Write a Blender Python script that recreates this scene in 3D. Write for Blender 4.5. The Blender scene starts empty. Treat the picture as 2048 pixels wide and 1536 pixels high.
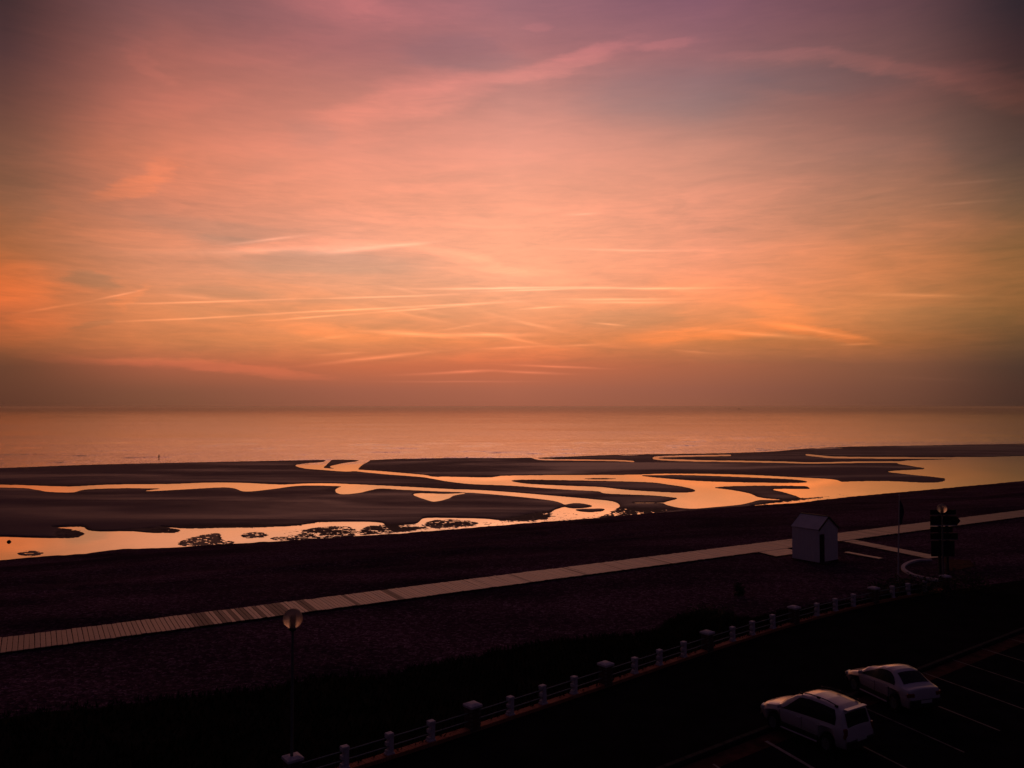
import bpy, bmesh, math, random
import numpy as np
from mathutils import Vector, Matrix

sc = bpy.context.scene
COL = sc.collection
R = math.radians
rnd = random.Random(7)

# ------------------------------------------------------------------ camera
H = 12.0                      # eye height above the promenade
FPX = 1600.0                  # focal length in photo pixels (2048 wide)
HZ = 813.0                    # horizon row
PITCH = math.atan((HZ - 768.0) / FPX)
cam_d = bpy.data.cameras.new('camera')
cam_d.sensor_width = 36.0
cam_d.lens = FPX / 2048.0 * 36.0
cam_d.clip_start = 0.5
cam_d.clip_end = 60000.0
cam = bpy.data.objects.new('camera', cam_d)
COL.objects.link(cam)
cam.location = (0, 0, H)
cam.rotation_euler = (R(90) + PITCH, 0, 0)
sc.camera = cam

def ray(px, py):
    x = (px - 1024.0); y = (768.0 - py)
    return np.array([x, FPX * math.cos(PITCH) - y * math.sin(PITCH), FPX * math.sin(PITCH) + y * math.cos(PITCH)])

def P(px, py, z=0.0):
    r = ray(px, py)
    k = (z - H) / r[2]
    return Vector((r[0] * k, r[1] * k, z))

def azel(px, py):
    r = ray(px, py)
    return math.atan2(r[0], r[1]), math.asin(r[2] / np.linalg.norm(r))

# ------------------------------------------------------------------ sky
sc.view_settings.view_transform = 'Standard'
sc.view_settings.look = 'None'
sc.view_settings.exposure = 0.0
sc.view_settings.gamma = 1.0
sc.view_settings.use_curve_mapping = False

def lin(c):
    return tuple(((v / 255.0) / 12.92 if v / 255.0 <= 0.04045 else ((v / 255.0 + 0.055) / 1.055) ** 2.4) for v in c)

world = bpy.data.worlds.new('World')
sc.world = world
world.use_nodes = True
world.cycles.sampling_method = 'MANUAL'
world.cycles.sample_map_resolution = 1024
wt = world.node_tree
wt.nodes.clear()
def WN(t, **k):
    n = wt.nodes.new(t)
    for a, b in k.items(): setattr(n, a, b)
    return n
def WL(a, b): wt.links.new(a, b)
def wmath(op, a, b=None, c=None, clamp=False):
    n = WN('ShaderNodeMath', operation=op); n.use_clamp = clamp
    for i, v in enumerate((a, b, c)):
        if v is None: continue
        if isinstance(v, (int, float)): n.inputs[i].default_value = v
        else: WL(v, n.inputs[i])
    return n.outputs[0]

def build_sky():
    tc = WN('ShaderNodeTexCoord')
    sep = WN('ShaderNodeSeparateXYZ'); WL(tc.outputs['Generated'], sep.inputs[0])
    az = wmath('ARCTAN2', sep.outputs[0], sep.outputs[1])
    zc = wmath('MAXIMUM', wmath('MINIMUM', sep.outputs[2], 0.99999), -0.99999)
    el = wmath('ARCSINE', zc)
    # --- broad colour of the dusk sky: one elevation ramp per compass column
    ROWS = [0, 100, 200, 300, 400, 500, 560, 620, 680, 730, 780, 813]
    COLS = {
        0:    [(66,46,50),(84,56,58),(104,68,62),(126,84,68),(150,96,70),(172,104,66),(186,104,62),(182,102,64),(158,92,58),(108,68,50),(100,62,47),(94,58,44)],
        350:  [(132,88,92),(162,100,94),(186,114,100),(208,128,104),(212,134,108),(214,142,112),(218,144,108),(222,140,94),(212,128,82),(172,98,72),(134,84,64),(126,80,60)],
        700:  [(168,108,114),(170,110,112),(200,130,118),(228,148,128),(242,158,130),(240,166,138),(240,166,130),(240,158,112),(226,142,92),(198,110,76),(160,96,76),(152,92,72)],
        1024: [(156,108,120),(172,116,120),(202,140,132),(230,156,138),(246,166,138),(252,174,140),(252,174,138),(246,164,120),(232,140,92),(204,112,78),(170,102,80),(162,97,76)],
        1400: [(134,92,110),(150,104,112),(168,124,122),(198,140,124),(222,150,126),(244,158,126),(242,154,116),(228,146,100),(208,128,78),(172,102,74),(150,92,74),(146,90,70)],
        1750: [(104,72,82),(120,84,86),(138,94,90),(154,110,98),(174,120,96),(198,128,90),(212,132,86),(208,132,82),(178,110,66),(134,86,64),(118,76,60),(112,72,56)],
        2048: [(48,38,46),(64,44,48),(82,56,52),(96,70,62),(116,86,66),(138,96,60),(148,100,60),(140,95,56),(104,74,50),(78,56,46),(74,50,42),(70,48,40)],
    }
    def ramp(stops):
        n = WN('ShaderNodeValToRGB')
        n.color_ramp.interpolation = 'LINEAR'
        e = n.color_ramp.elements
        e[0].position = stops[0][0]; e[0].color = (*stops[0][1], 1)
        e[1].position = stops[-1][0]; e[1].color = (*stops[-1][1], 1)
        for p, c in stops[1:-1]:
            q = e.new(p); q.color = (*c, 1)
        return n
    def e2p(rad): return min(1.0, max(0.0, (math.degrees(rad) + 5.0) / 95.0))
    elp = wmath('MULTIPLY_ADD', el, (180 / math.pi) / 95.0, 5.0 / 95.0)
    cols = []
    for x in sorted(COLS):
        a, _ = azel(x, 600)
        st = []
        for y, c in zip(ROWS, COLS[x]):
            st.append((e2p(azel(x, y)[1]), lin(c)))
        top = lin(COLS[x][0])
        far = lin((38, 28, 48))
        t0 = azel(x, 0)[1]
        st.append((e2p(t0 + R(10)), tuple(0.48 * u + 0.20 * v for u, v in zip(top, far))))
        st.append((e2p(t0 + R(25)), tuple(0.07 * u + 0.85 * v for u, v in zip(top, far))))
        st.append((1.0, far))
        st.insert(0, (0.0, st[-1][1] if False else tuple(0.6 * v for v in lin(COLS[x][-1]))))
        st.sort(key=lambda q: q[0])
        cols.append((a, st))
    side = [(0.0, lin((15,11,13))), (e2p(0), lin((23,17,19))), (e2p(R(12)), lin((32,23,28))), (e2p(R(30)), lin((38,27,46))), (1.0, lin((38,28,48)))]
    back = [(0.0, lin((7,6,8))), (e2p(0), lin((10,8,12))), (e2p(R(12)), lin((22,17,31))), (e2p(R(40)), lin((34,26,45))), (1.0, lin((38,28,48)))]
    allc = [(R(-150), back), (R(-62), side)] + cols + [(R(62), side), (R(150), back)]
    prev = None; pa = None
    for a, st in allc:
        n = ramp(st); WL(elp, n.inputs[0])
        if prev is None: prev = n.outputs[0]; pa = a; continue
        f = WN('ShaderNodeMapRange'); f.interpolation_type = 'SMOOTHSTEP' if max(abs(a), abs(pa)) > R(28) else 'LINEAR'
        WL(az, f.inputs['Value']); f.inputs['From Min'].default_value = pa; f.inputs['From Max'].default_value = a
        mx = WN('ShaderNodeMix', data_type='RGBA')
        fo = f.outputs[0]
        if f.interpolation_type == 'SMOOTHSTEP' and max(abs(a), abs(pa)) < R(40):
            g = WN('ShaderNodeMapRange'); WL(az, g.inputs['Value']); g.inputs['From Min'].default_value = pa; g.inputs['From Max'].default_value = a
            fo = wmath('ADD', wmath('MULTIPLY', fo, .45), wmath('MULTIPLY', g.outputs[0], .55))
        WL(fo, mx.inputs[0]); WL(prev, mx.inputs[6]); WL(n.outputs[0], mx.inputs[7])
        prev = mx.outputs[2]; pa = a
    base = prev
    # --- direction coordinates (azimuth, elevation), softly warped
    uv = WN('ShaderNodeCombineXYZ'); WL(az, uv.inputs[0]); WL(el, uv.inputs[1])
    def noise(scale_vec, detail, rough, loc=(0,0,0), rot=0.0, dist=0.0, src=None):
        m = WN('ShaderNodeMapping'); m.inputs['Scale'].default_value = scale_vec
        m.inputs['Rotation'].default_value = (0,0,rot); m.inputs['Location'].default_value = loc
        WL(src or uv.outputs[0], m.inputs[0])
        n = WN('ShaderNodeTexNoise'); n.inputs['Scale'].default_value = 1.0
        n.inputs['Detail'].default_value = detail; n.inputs['Roughness'].default_value = rough
        n.inputs['Distortion'].default_value = dist
        WL(m.outputs[0], n.inputs['Vector'])
        return n
    wn = noise((14, 30, 1), 3, 0.55)
    def warp(amt_u, amt_v, wnode):
        s = WN('ShaderNodeVectorMath', operation='SUBTRACT'); WL(wnode.outputs['Color'], s.inputs[0]); s.inputs[1].default_value = (.5,.5,.5)
        m = WN('ShaderNodeVectorMath', operation='MULTIPLY'); WL(s.outputs[0], m.inputs[0]); m.inputs[1].default_value = (amt_u, amt_v, 0)
        a = WN('ShaderNodeVectorMath', operation='ADD'); WL(uv.outputs[0], a.inputs[0]); WL(m.outputs[0], a.inputs[1])
        return a.outputs[0]
    uv_thin = warp(0.004, 0.0022, wn)
    wn2 = noise((5, 11, 1), 6, 0.62, loc=(3, 1, 0))
    wn3 = noise((9, 42, 1), 8, 0.66, loc=(7, 4, 0), rot=-.08)
    uv_soft = warp(0.030, 0.018, wn2)
    _s = WN('ShaderNodeVectorMath', operation='SUBTRACT'); WL(wn3.outputs['Color'], _s.inputs[0]); _s.inputs[1].default_value = (.5,.5,.5)
    _m = WN('ShaderNodeVectorMath', operation='MULTIPLY'); WL(_s.outputs[0], _m.inputs[0]); _m.inputs[1].default_value = (.10, .020, 0)
    _a = WN('ShaderNodeVectorMath', operation='ADD'); WL(uv_soft, _a.inputs[0]); WL(_m.outputs[0], _a.inputs[1]); uv_soft = _a.outputs[0]
    def streak(src, A, B, wpx, power='QUADRATIC_SPHERE', grow=1.15):
        a = azel(*A); b = azel(*B)
        dx, dy = b[0]-a[0], b[1]-a[1]
        L = math.hypot(dx, dy) / 2 * grow; th = math.atan2(dy, dx)
        m = WN('ShaderNodeMapping', vector_type='TEXTURE')
        m.inputs['Location'].default_value = ((a[0]+b[0])/2, (a[1]+b[1])/2, 0)
        m.inputs['Rotation'].default_value = (0, 0, th)
        m.inputs['Scale'].default_value = (max(L, .001), wpx / FPX * (0.9 if power == 'QUADRATIC_SPHERE' else 1.0), 1)
        WL(src, m.inputs[0])
        g = WN('ShaderNodeTexGradient', gradient_type=power)
        WL(m.outputs[0], g.inputs[0])
        return g.outputs['Fac']
    def accum(items, src, plateau=False):
        acc = None
        for A, B, w, amt in items:
            f = streak(src, A, B, w, 'SPHERICAL' if plateau else 'QUADRATIC_SPHERE')
            if plateau:
                q = WN('ShaderNodeMapRange'); q.interpolation_type = 'SMOOTHSTEP'; WL(f, q.inputs[0])
                q.inputs[1].default_value = 0; q.inputs[2].default_value = .62; f = q.outputs[0]
            acc = wmath('MULTIPLY_ADD', f, amt, acc if acc is not None else 0.0)
        return acc
    # thin contrails and fine cirrus lines
    thin = [
        ((150,609),(640,595),4,.8),((520,599),(1000,584),4,.7),((120,648),(640,622),4,.7),((480,629),(900,609),4,.9),
        ((760,615),(1080,601),5,.8),((490,644),(760,624),4,.7),((700,628),(960,608),4,.7),((760,577),(1240,571),5,1.0),
        ((1000,572),(1560,574),5,.8),((910,584),(1240,573),4,.9),((1060,598),(1420,596),5,.8),((1090,604),(1430,603),6,.7),
        ((1020,620),(1150,611),4,.7),((170,604),(305,576),4,.7),((0,632),(200,600),5,.4),((1165,643),(1275,654),4,.6),
        ((560,736),(930,696),8,.7),((620,710),(760,703),6,.4),((860,747),(1010,739),6,.7),((930,739),(1180,750),6,.6),
        ((970,727),(1260,739),5,.7),((690,763),(1140,763),4,.35),((520,514),(860,486),12,.55),((420,492),(650,466),6,.6),
        ((160,507),(860,484),14,.45),((700,497),(900,482),7,.5),((690,658),(960,677),10,.8),((830,668),(1110,670),9,.9),
        ((1700,750),(2048,765),7,.1),((1640,586),(2060,594),7,.45),((1840,372),(2060,354),5,.25),((1800,414),(2060,396),5,.25),
        ((1060,496),(1480,500),5,.45),((1120,431),(1215,425),5,.35),((1330,700),(1450,708),5,.35),((1650,690),(1780,686),5,.5),
        ((840,668),(1000,640),6,.3),((880,600),(1230,690),8,.2),((720,590),(980,650),9,.15),((930,700),(1120,690),6,.5),((1090,694),(1230,686),6,.45),
        ((640,590),(1010,668),7,.15),((700,556),(905,600),7,.12),((300,584),(480,602),7,.3),((900,652),(1160,704),7,.35),((1000,640),(1130,658),6,.3),((880,560),(1180,640),8,.10),((1150,560),(1500,590),8,.2),((560,690),(760,660),7,.25),((740,752),(1000,742),6,.35),((1340,655),(1720,682),9,.6),((1500,640),(1800,688),9,.5),
    ]
    soft = [   # pink cirrus sheets
        ((600,240),(1030,158),40,.5),((720,176),(1000,150),30,.25),((950,172),(1300,80),28,.6),((1080,118),(1290,84),14,.3),((1270,98),(1420,84),13,.6),((1410,112),(1710,108),13,.42),((1630,110),(1910,155),22,.5),((1820,138),(2140,200),42,.75),
        ((500,-30),(860,40),42,.45),((640,10),(1000,20),26,.25),((60,400),(300,120),60,.12),((230,60),(340,180),26,.18),((820,490),(1060,548),22,.5),((900,540),(1240,560),26,.25),
        ((190,716),(700,757),13,.6),((0,705),(330,728),10,.35),((1300,560),(1760,600),50,.16),((420,352),(640,350),12,.15),((430,490),(800,486),16,.45),((1040,50),(1110,55),12,.3),
    ]
    soft += [((380,130),(760,60),30,.16),((160,240),(520,170),34,.15),((300,300),(900,250),30,.14),((520,330),(1150,300),34,.12),((1100,330),(1600,270),30,.12),((1250,400),(1800,350),26,.14),((900,400),(1500,430),22,.14),((1500,250),(1980,320),30,.12),((600,420),(1100,450),20,.16),((700,380),(1000,360),14,.12),((1750,470),(2100,440),26,.2)]
    orange = [  # low glowing orange banks
        ((150,396),(350,352),22,.55),((270,345),(385,325),22,.35),((100,300),(480,370),60,.16),((-160,545),(130,578),64,.55),((-120,615),(190,612),52,.35),((-120,668),(150,662),36,.30),((60,440),(430,500),36,.18),
        ((225,625),(295,560),15,.28),((1220,680),(1560,655),20,.50),((1330,660),(1640,642),26,.28),((1480,634),(1790,690),15,.60),((1470,590),(1660,640),34,.30),
        ((560,655),(1000,690),22,.22),((850,715),(1230,705),20,.2),((1260,560),(1600,600),40,.15),((400,625),(780,672),20,.22),((400,545),(700,600),14,.18),
        ((500,600),(900,640),14,.16),((1450,500),(2050,520),40,.12),
    ]
    grey = [    # clear, cooler gaps
        ((1110,190),(1560,180),72,0.72),((1440,150),(1850,168),36,0.65),((780,95),(1050,115),46,0.65),((380,512),(885,532),30,0.72),((120,546),(235,566),20,0.98),
        ((1850,230),(2140,330),90,0.45),((1150,645),(1385,626),26,0.59),((240,436),(610,472),24,0.59),((390,478),(520,478),13,0.52),((560,262),(700,270),34,0.39),
        ((300,578),(600,584),14,0.45),((330,620),(570,630),15,0.39),((300,690),(560,690),22,0.33),((0,330),(70,480),60,0.39),((120,660),(230,640),10,0.52),((1680,640),(2100,628),34,0.39),
        ((100,40),(330,60),60,0.33),((1330,700),(1700,720),24,0.26),((480,300),(600,360),30,0.16),
    ]
    aT = accum(thin, uv_thin)
    aS = accum(soft, uv_soft, True); aO = accum(orange, uv_soft, True); aG = accum(grey, uv_soft, True)
    # fibrous texture of the cirrus
    fib = noise((26, 190, 1), 6, 0.62, rot=0.05, dist=0.6)
    fib2 = noise((10, 62, 1), 7, 0.60, rot=-0.10, loc=(5, 2, 0), dist=0.9)
    big = noise((3.2, 9.0, 1), 5, 0.55, rot=0.12, loc=(1.5, .4, 0), dist=0.4)
    f1 = wmath('SUBTRACT', fib.outputs['Fac'], 0.5); f2 = wmath('SUBTRACT', fib2.outputs['Fac'], 0.5); f3 = wmath('SUBTRACT', big.outputs['Fac'], 0.5)
    # fibres strongest between 3 and 14 degrees above the horizon, none within the sea haze
    def band(a0, a1, b0, b1):
        u = WN('ShaderNodeMapRange'); u.interpolation_type = 'SMOOTHSTEP'; WL(el, u.inputs[0]); u.inputs[1].default_value = R(a0); u.inputs[2].default_value = R(a1)
        d = WN('ShaderNodeMapRange'); d.interpolation_type = 'SMOOTHSTEP'; WL(el, d.inputs[0]); d.inputs[1].default_value = R(b0); d.inputs[2].default_value = R(b1)
        d.inputs[3].default_value = 1; d.inputs[4].default_value = 0.40
        return wmath('MULTIPLY', u.outputs[0], d.outputs[0])
    bfib = band(1.9, 4.0, 12, 18)
    bbig = WN('ShaderNodeMapRange'); bbig.interpolation_type = 'SMOOTHSTEP'; WL(el, bbig.inputs[0]); bbig.inputs[1].default_value = R(1.5); bbig.inputs[2].default_value = R(5)
    tex = wmath('ADD', wmath('MULTIPLY', wmath('ADD', wmath('MULTIPLY', f1, 0.40), wmath('MULTIPLY', f2, 0.62)), bfib), wmath('MULTIPLY', f3, wmath('MULTIPLY', bbig.outputs[0], 0.52)))
    # assemble: multiplicative tints
    def tint(col, fac, rgb):
        m = WN('ShaderNodeVectorMath', operation='SCALE'); m.inputs[0].default_value = rgb; WL(fac, m.inputs['Scale'])
        a = WN('ShaderNodeVectorMath', operation='ADD'); WL(m.outputs[0], a.inputs[0]); a.inputs[1].default_value = (1,1,1)
        x = WN('ShaderNodeVectorMath', operation='MAXIMUM'); WL(a.outputs[0], x.inputs[0]); x.inputs[1].default_value = (.2,.2,.2)
        q = WN('ShaderNodeVectorMath', operation='MULTIPLY'); WL(col, q.inputs[0]); WL(x.outputs[0], q.inputs[1])
        return q.outputs[0]
    smod = wmath('ADD', wmath('MULTIPLY', f2, 1.2), 1.0)
    c = tint(base, tex, (0.85, 0.55, 0.40))
    c = tint(c, wmath('MULTIPLY', aG, smod), (-0.24, -0.09, -0.01))
    c = tint(c, wmath('MULTIPLY', aS, smod), (0.50, 0.26, 0.20))
    c = tint(c, wmath('MULTIPLY', aO, smod), (0.52, 0.20, -0.05))
    c = tint(c, aT, (0.85, 0.78, 0.76))
    sat = WN('ShaderNodeVectorMath', operation='MULTIPLY'); WL(c, sat.inputs[0]); sat.inputs[1].default_value = (1.05, 1.01, 0.95); c = sat.outputs[0]
    # faint physical twilight sky underneath
    nish = WN('ShaderNodeTexSky', sky_type='NISHITA'); nish.sun_disc = False
    nish.sun_elevation = R(0.0); nish.sun_rotation = R(-2)
    nish.air_density = 2.0; nish.dust_density = 4.0
    bg2 = WN('ShaderNodeBackground'); WL(nish.outputs[0], bg2.inputs[0]); bg2.inputs[1].default_value = 0.002
    bg = WN('ShaderNodeBackground'); WL(c, bg.inputs[0]); bg.inputs[1].default_value = 0.97
    add = WN('ShaderNodeAddShader'); WL(bg.outputs[0], add.inputs[0]); WL(bg2.outputs[0], add.inputs[1])
    out = WN('ShaderNodeOutputWorld'); WL(add.outputs[0], out.inputs[0])
build_sky()

# ------------------------------------------------------------------ materials
def mat(name, color=(.5,.5,.5), rough=.6, metal=0.0, spec=.5, coat=0.0):
    m = bpy.data.materials.new(name); m.use_nodes = True
    b = m.node_tree.nodes['Principled BSDF']
    b.inputs['Base Color'].default_value = (*color, 1)
    b.inputs['Roughness'].default_value = rough
    b.inputs['Metallic'].default_value = metal
    b.inputs['Specular IOR Level'].default_value = spec
    b.inputs['Coat Weight'].default_value = coat
    return m
def nd(m, t, **k):
    n = m.node_tree.nodes.new(t)
    for a, b in k.items(): setattr(n, a, b)
    return n
def lk(m, a, b): m.node_tree.links.new(a, b)
def bsdf(m): return m.node_tree.nodes['Principled BSDF']
def obj_coord(m, scale=(1,1,1)):
    g = nd(m, 'ShaderNodeNewGeometry')
    mp = nd(m, 'ShaderNodeMapping'); mp.inputs['Scale'].default_value = scale
    lk(m, g.outputs['Position'], mp.inputs[0])
    return mp.outputs[0]
def noisy(m, c1, c2, scale=4.0, detail=6, rough=.6, vec=None, bump=0.0, bscale=None, bdist=.02, lo=.3, hi=.7):
    v = vec or obj_coord(m)
    n = nd(m, 'ShaderNodeTexNoise'); n.inputs['Scale'].default_value = scale; n.inputs['Detail'].default_value = detail; n.inputs['Roughness'].default_value = rough
    lk(m, v, n.inputs['Vector'])
    r = nd(m, 'ShaderNodeValToRGB'); r.color_ramp.elements[0].position = lo; r.color_ramp.elements[1].position = hi
    r.color_ramp.elements[0].color = (*c1, 1); r.color_ramp.elements[1].color = (*c2, 1)
    lk(m, n.outputs['Fac'], r.inputs[0]); lk(m, r.outputs[0], bsdf(m).inputs['Base Color'])
    if bump:
        n2 = nd(m, 'ShaderNodeTexNoise'); n2.inputs['Scale'].default_value = bscale or scale * 4; n2.inputs['Detail'].default_value = 5
        lk(m, v, n2.inputs['Vector'])
        bp = nd(m, 'ShaderNodeBump'); bp.inputs['Strength'].default_value = bump; bp.inputs['Distance'].default_value = bdist
        lk(m, n2.outputs['Fac'], bp.inputs['Height']); lk(m, bp.outputs[0], bsdf(m).inputs['Normal'])
    return r

M = {}
def shingle_mat():
    m = mat('shingle', rough=1.0, spec=.0)
    v = obj_coord(m)
    vo = nd(m, 'ShaderNodeTexVoronoi'); vo.inputs['Scale'].default_value = 6.0; lk(m, v, vo.inputs['Vector'])
    vo2 = nd(m, 'ShaderNodeTexVoronoi'); vo2.inputs['Scale'].default_value = 14.0; lk(m, v, vo2.inputs['Vector'])
    sx = nd(m, 'ShaderNodeSeparateColor'); lk(m, vo.outputs['Color'], sx.inputs[0])
    sy = nd(m, 'ShaderNodeSeparateColor'); lk(m, vo2.outputs['Color'], sy.inputs[0])
    n = nd(m, 'ShaderNodeTexNoise'); n.inputs['Scale'].default_value = .10; n.inputs['Detail'].default_value = 5; lk(m, obj_coord(m, (.6,1.6,1)), n.inputs['Vector'])
    a = nd(m, 'ShaderNodeMath', operation='MULTIPLY_ADD'); lk(m, sx.outputs[0], a.inputs[0]); a.inputs[1].default_value = .55; 
    b = nd(m, 'ShaderNodeMath', operation='MULTIPLY'); lk(m, sy.outputs[0], b.inputs[0]); b.inputs[1].default_value = .45; lk(m, b.outputs[0], a.inputs[2])
    r = nd(m, 'ShaderNodeValToRGB'); e = r.color_ramp.elements
    e[0].position = .2; e[0].color = (.050,.026,.046,1); e[1].position = .97; e[1].color = (.34,.23,.30,1)
    q = e.new(.70); q.color = (.130,.074,.104,1)
    lk(m, a.outputs[0], r.inputs[0])
    mx = nd(m, 'ShaderNodeMix', data_type='RGBA', blend_type='MULTIPLY'); mx.inputs[0].default_value = 1
    r2 = nd(m, 'ShaderNodeValToRGB'); r2.color_ramp.elements[0].position=.35; r2.color_ramp.elements[1].position=.65
    r2.color_ramp.elements[0].color=(.42,.42,.48,1); r2.color_ramp.elements[1].color=(1.25,1.15,1.15,1)
    lk(m, n.outputs['Fac'], r2.inputs[0]); lk(m, r.outputs[0], mx.inputs[6]); lk(m, r2.outputs[0], mx.inputs[7]); lk(m, mx.outputs[2], bsdf(m).inputs['Base Color'])
    bp = nd(m, 'ShaderNodeBump'); bp.inputs['Strength'].default_value = .8; bp.inputs['Distance'].default_value = .05
    lk(m, vo.outputs['Distance'], bp.inputs['Height']); lk(m, bp.outputs[0], bsdf(m).inputs['Normal'])
    return m
M['shingle'] = shingle_mat()

ZW = -5.5      # water level
def sand_mat():
    m = mat('wet_sand', rough=.6, spec=.3)
    g = nd(m, 'ShaderNodeNewGeometry'); s = nd(m, 'ShaderNodeSeparateXYZ'); lk(m, g.outputs['Position'], s.inputs[0])
    n = nd(m, 'ShaderNodeTexNoise'); n.inputs['Scale'].default_value = 1; n.inputs['Detail'].default_value = 6
    lk(m, obj_coord(m, (.018,.055,1)), n.inputs['Vector'])
    # height above the water sets how wet the sand still is
    hh = nd(m, 'ShaderNodeMath', operation='MULTIPLY_ADD'); lk(m, n.outputs['Fac'], hh.inputs[0]); hh.inputs[1].default_value = -.26; lk(m, s.outputs[2], hh.inputs[2])
    mr = nd(m, 'ShaderNodeMapRange'); lk(m, hh.outputs[0], mr.inputs[0]); mr.inputs[1].default_value = ZW - .13; mr.inputs[2].default_value = ZW + .05
    r = nd(m, 'ShaderNodeValToRGB'); e = r.color_ramp.elements
    e[0].color = (.045,.030,.040,1); e[1].color = (.15,.10,.125,1); lk(m, mr.outputs[0], r.inputs[0]); lk(m, r.outputs[0], bsdf(m).inputs['Base Color'])
    rr = nd(m, 'ShaderNodeMapRange'); lk(m, mr.outputs[0], rr.inputs[0]); rr.inputs[3].default_value = .40; rr.inputs[4].default_value = .85
    lk(m, rr.outputs[0], bsdf(m).inputs['Roughness'])
    ss = nd(m, 'ShaderNodeMapRange'); lk(m, mr.outputs[0], ss.inputs[0]); ss.inputs[3].default_value = 1.0; ss.inputs[4].default_value = .08
    lk(m, ss.outputs[0], bsdf(m).inputs['Specular IOR Level'])
    # broad damp patches on the bar tops keep a dull sheen; flanks drain and go matt
    nb = nd(m, 'ShaderNodeTexNoise'); nb.inputs['Scale'].default_value = 1; nb.inputs['Detail'].default_value = 5; nb.inputs['Distortion'].default_value = .6
    lk(m, obj_coord(m, (.014,.05,1)), nb.inputs['Vector'])
    nm = nd(m, 'ShaderNodeMapRange'); nm.interpolation_type = 'SMOOTHSTEP'; lk(m, nb.outputs['Fac'], nm.inputs[0]); nm.inputs[1].default_value = .42; nm.inputs[2].default_value = .66
    tz = nd(m, 'ShaderNodeMapRange'); tz.interpolation_type = 'SMOOTHSTEP'; lk(m, s.outputs[2], tz.inputs[0]); tz.inputs[1].default_value = ZW + .05; tz.inputs[2].default_value = ZW + .16
    tm = nd(m, 'ShaderNodeMath', operation='MULTIPLY'); lk(m, nm.outputs[0], tm.inputs[0]); lk(m, tz.outputs[0], tm.inputs[1])
    # film of water right at the pool edges
    film = nd(m, 'ShaderNodeMapRange'); film.interpolation_type = 'SMOOTHSTEP'; lk(m, s.outputs[2], film.inputs[0])
    film.inputs[1].default_value = ZW + .013; film.inputs[2].default_value = ZW + .034; film.inputs[3].default_value = 1; film.inputs[4].default_value = 0
    ra = nd(m, 'ShaderNodeMath', operation='MULTIPLY_ADD'); lk(m, film.outputs[0], ra.inputs[0]); ra.inputs[1].default_value = -.30; rb = nd(m, 'ShaderNodeMath', operation='MULTIPLY_ADD'); lk(m, tm.outputs[0], rb.inputs[0]); rb.inputs[1].default_value = -.28; rb.inputs[2].default_value = .80; lk(m, rb.outputs[0], ra.inputs[2]); lk(m, ra.outputs[0], bsdf(m).inputs['Roughness'])
    sa = nd(m, 'ShaderNodeMath', operation='MULTIPLY_ADD'); lk(m, film.outputs[0], sa.inputs[0]); sa.inputs[1].default_value = .9; sb = nd(m, 'ShaderNodeMath', operation='MULTIPLY_ADD'); lk(m, tm.outputs[0], sb.inputs[0]); sb.inputs[1].default_value = .55; sb.inputs[2].default_value = .08; lk(m, sb.outputs[0], sa.inputs[2]); lk(m, sa.outputs[0], bsdf(m).inputs['Specular IOR Level'])
    n2 = nd(m, 'ShaderNodeTexNoise'); n2.inputs['Scale'].default_value = 1; n2.inputs['Detail'].default_value = 4
    lk(m, obj_coord(m, (.5,1.3,1)), n2.inputs['Vector'])
    bp = nd(m, 'ShaderNodeBump'); bp.inputs['Strength'].default_value = .7; bp.inputs['Distance'].default_value = .10
    lk(m, n2.outputs['Fac'], bp.inputs['Height']); lk(m, bp.outputs[0], bsdf(m).inputs['Normal'])
    return m
M['sand'] = sand_mat()

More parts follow.
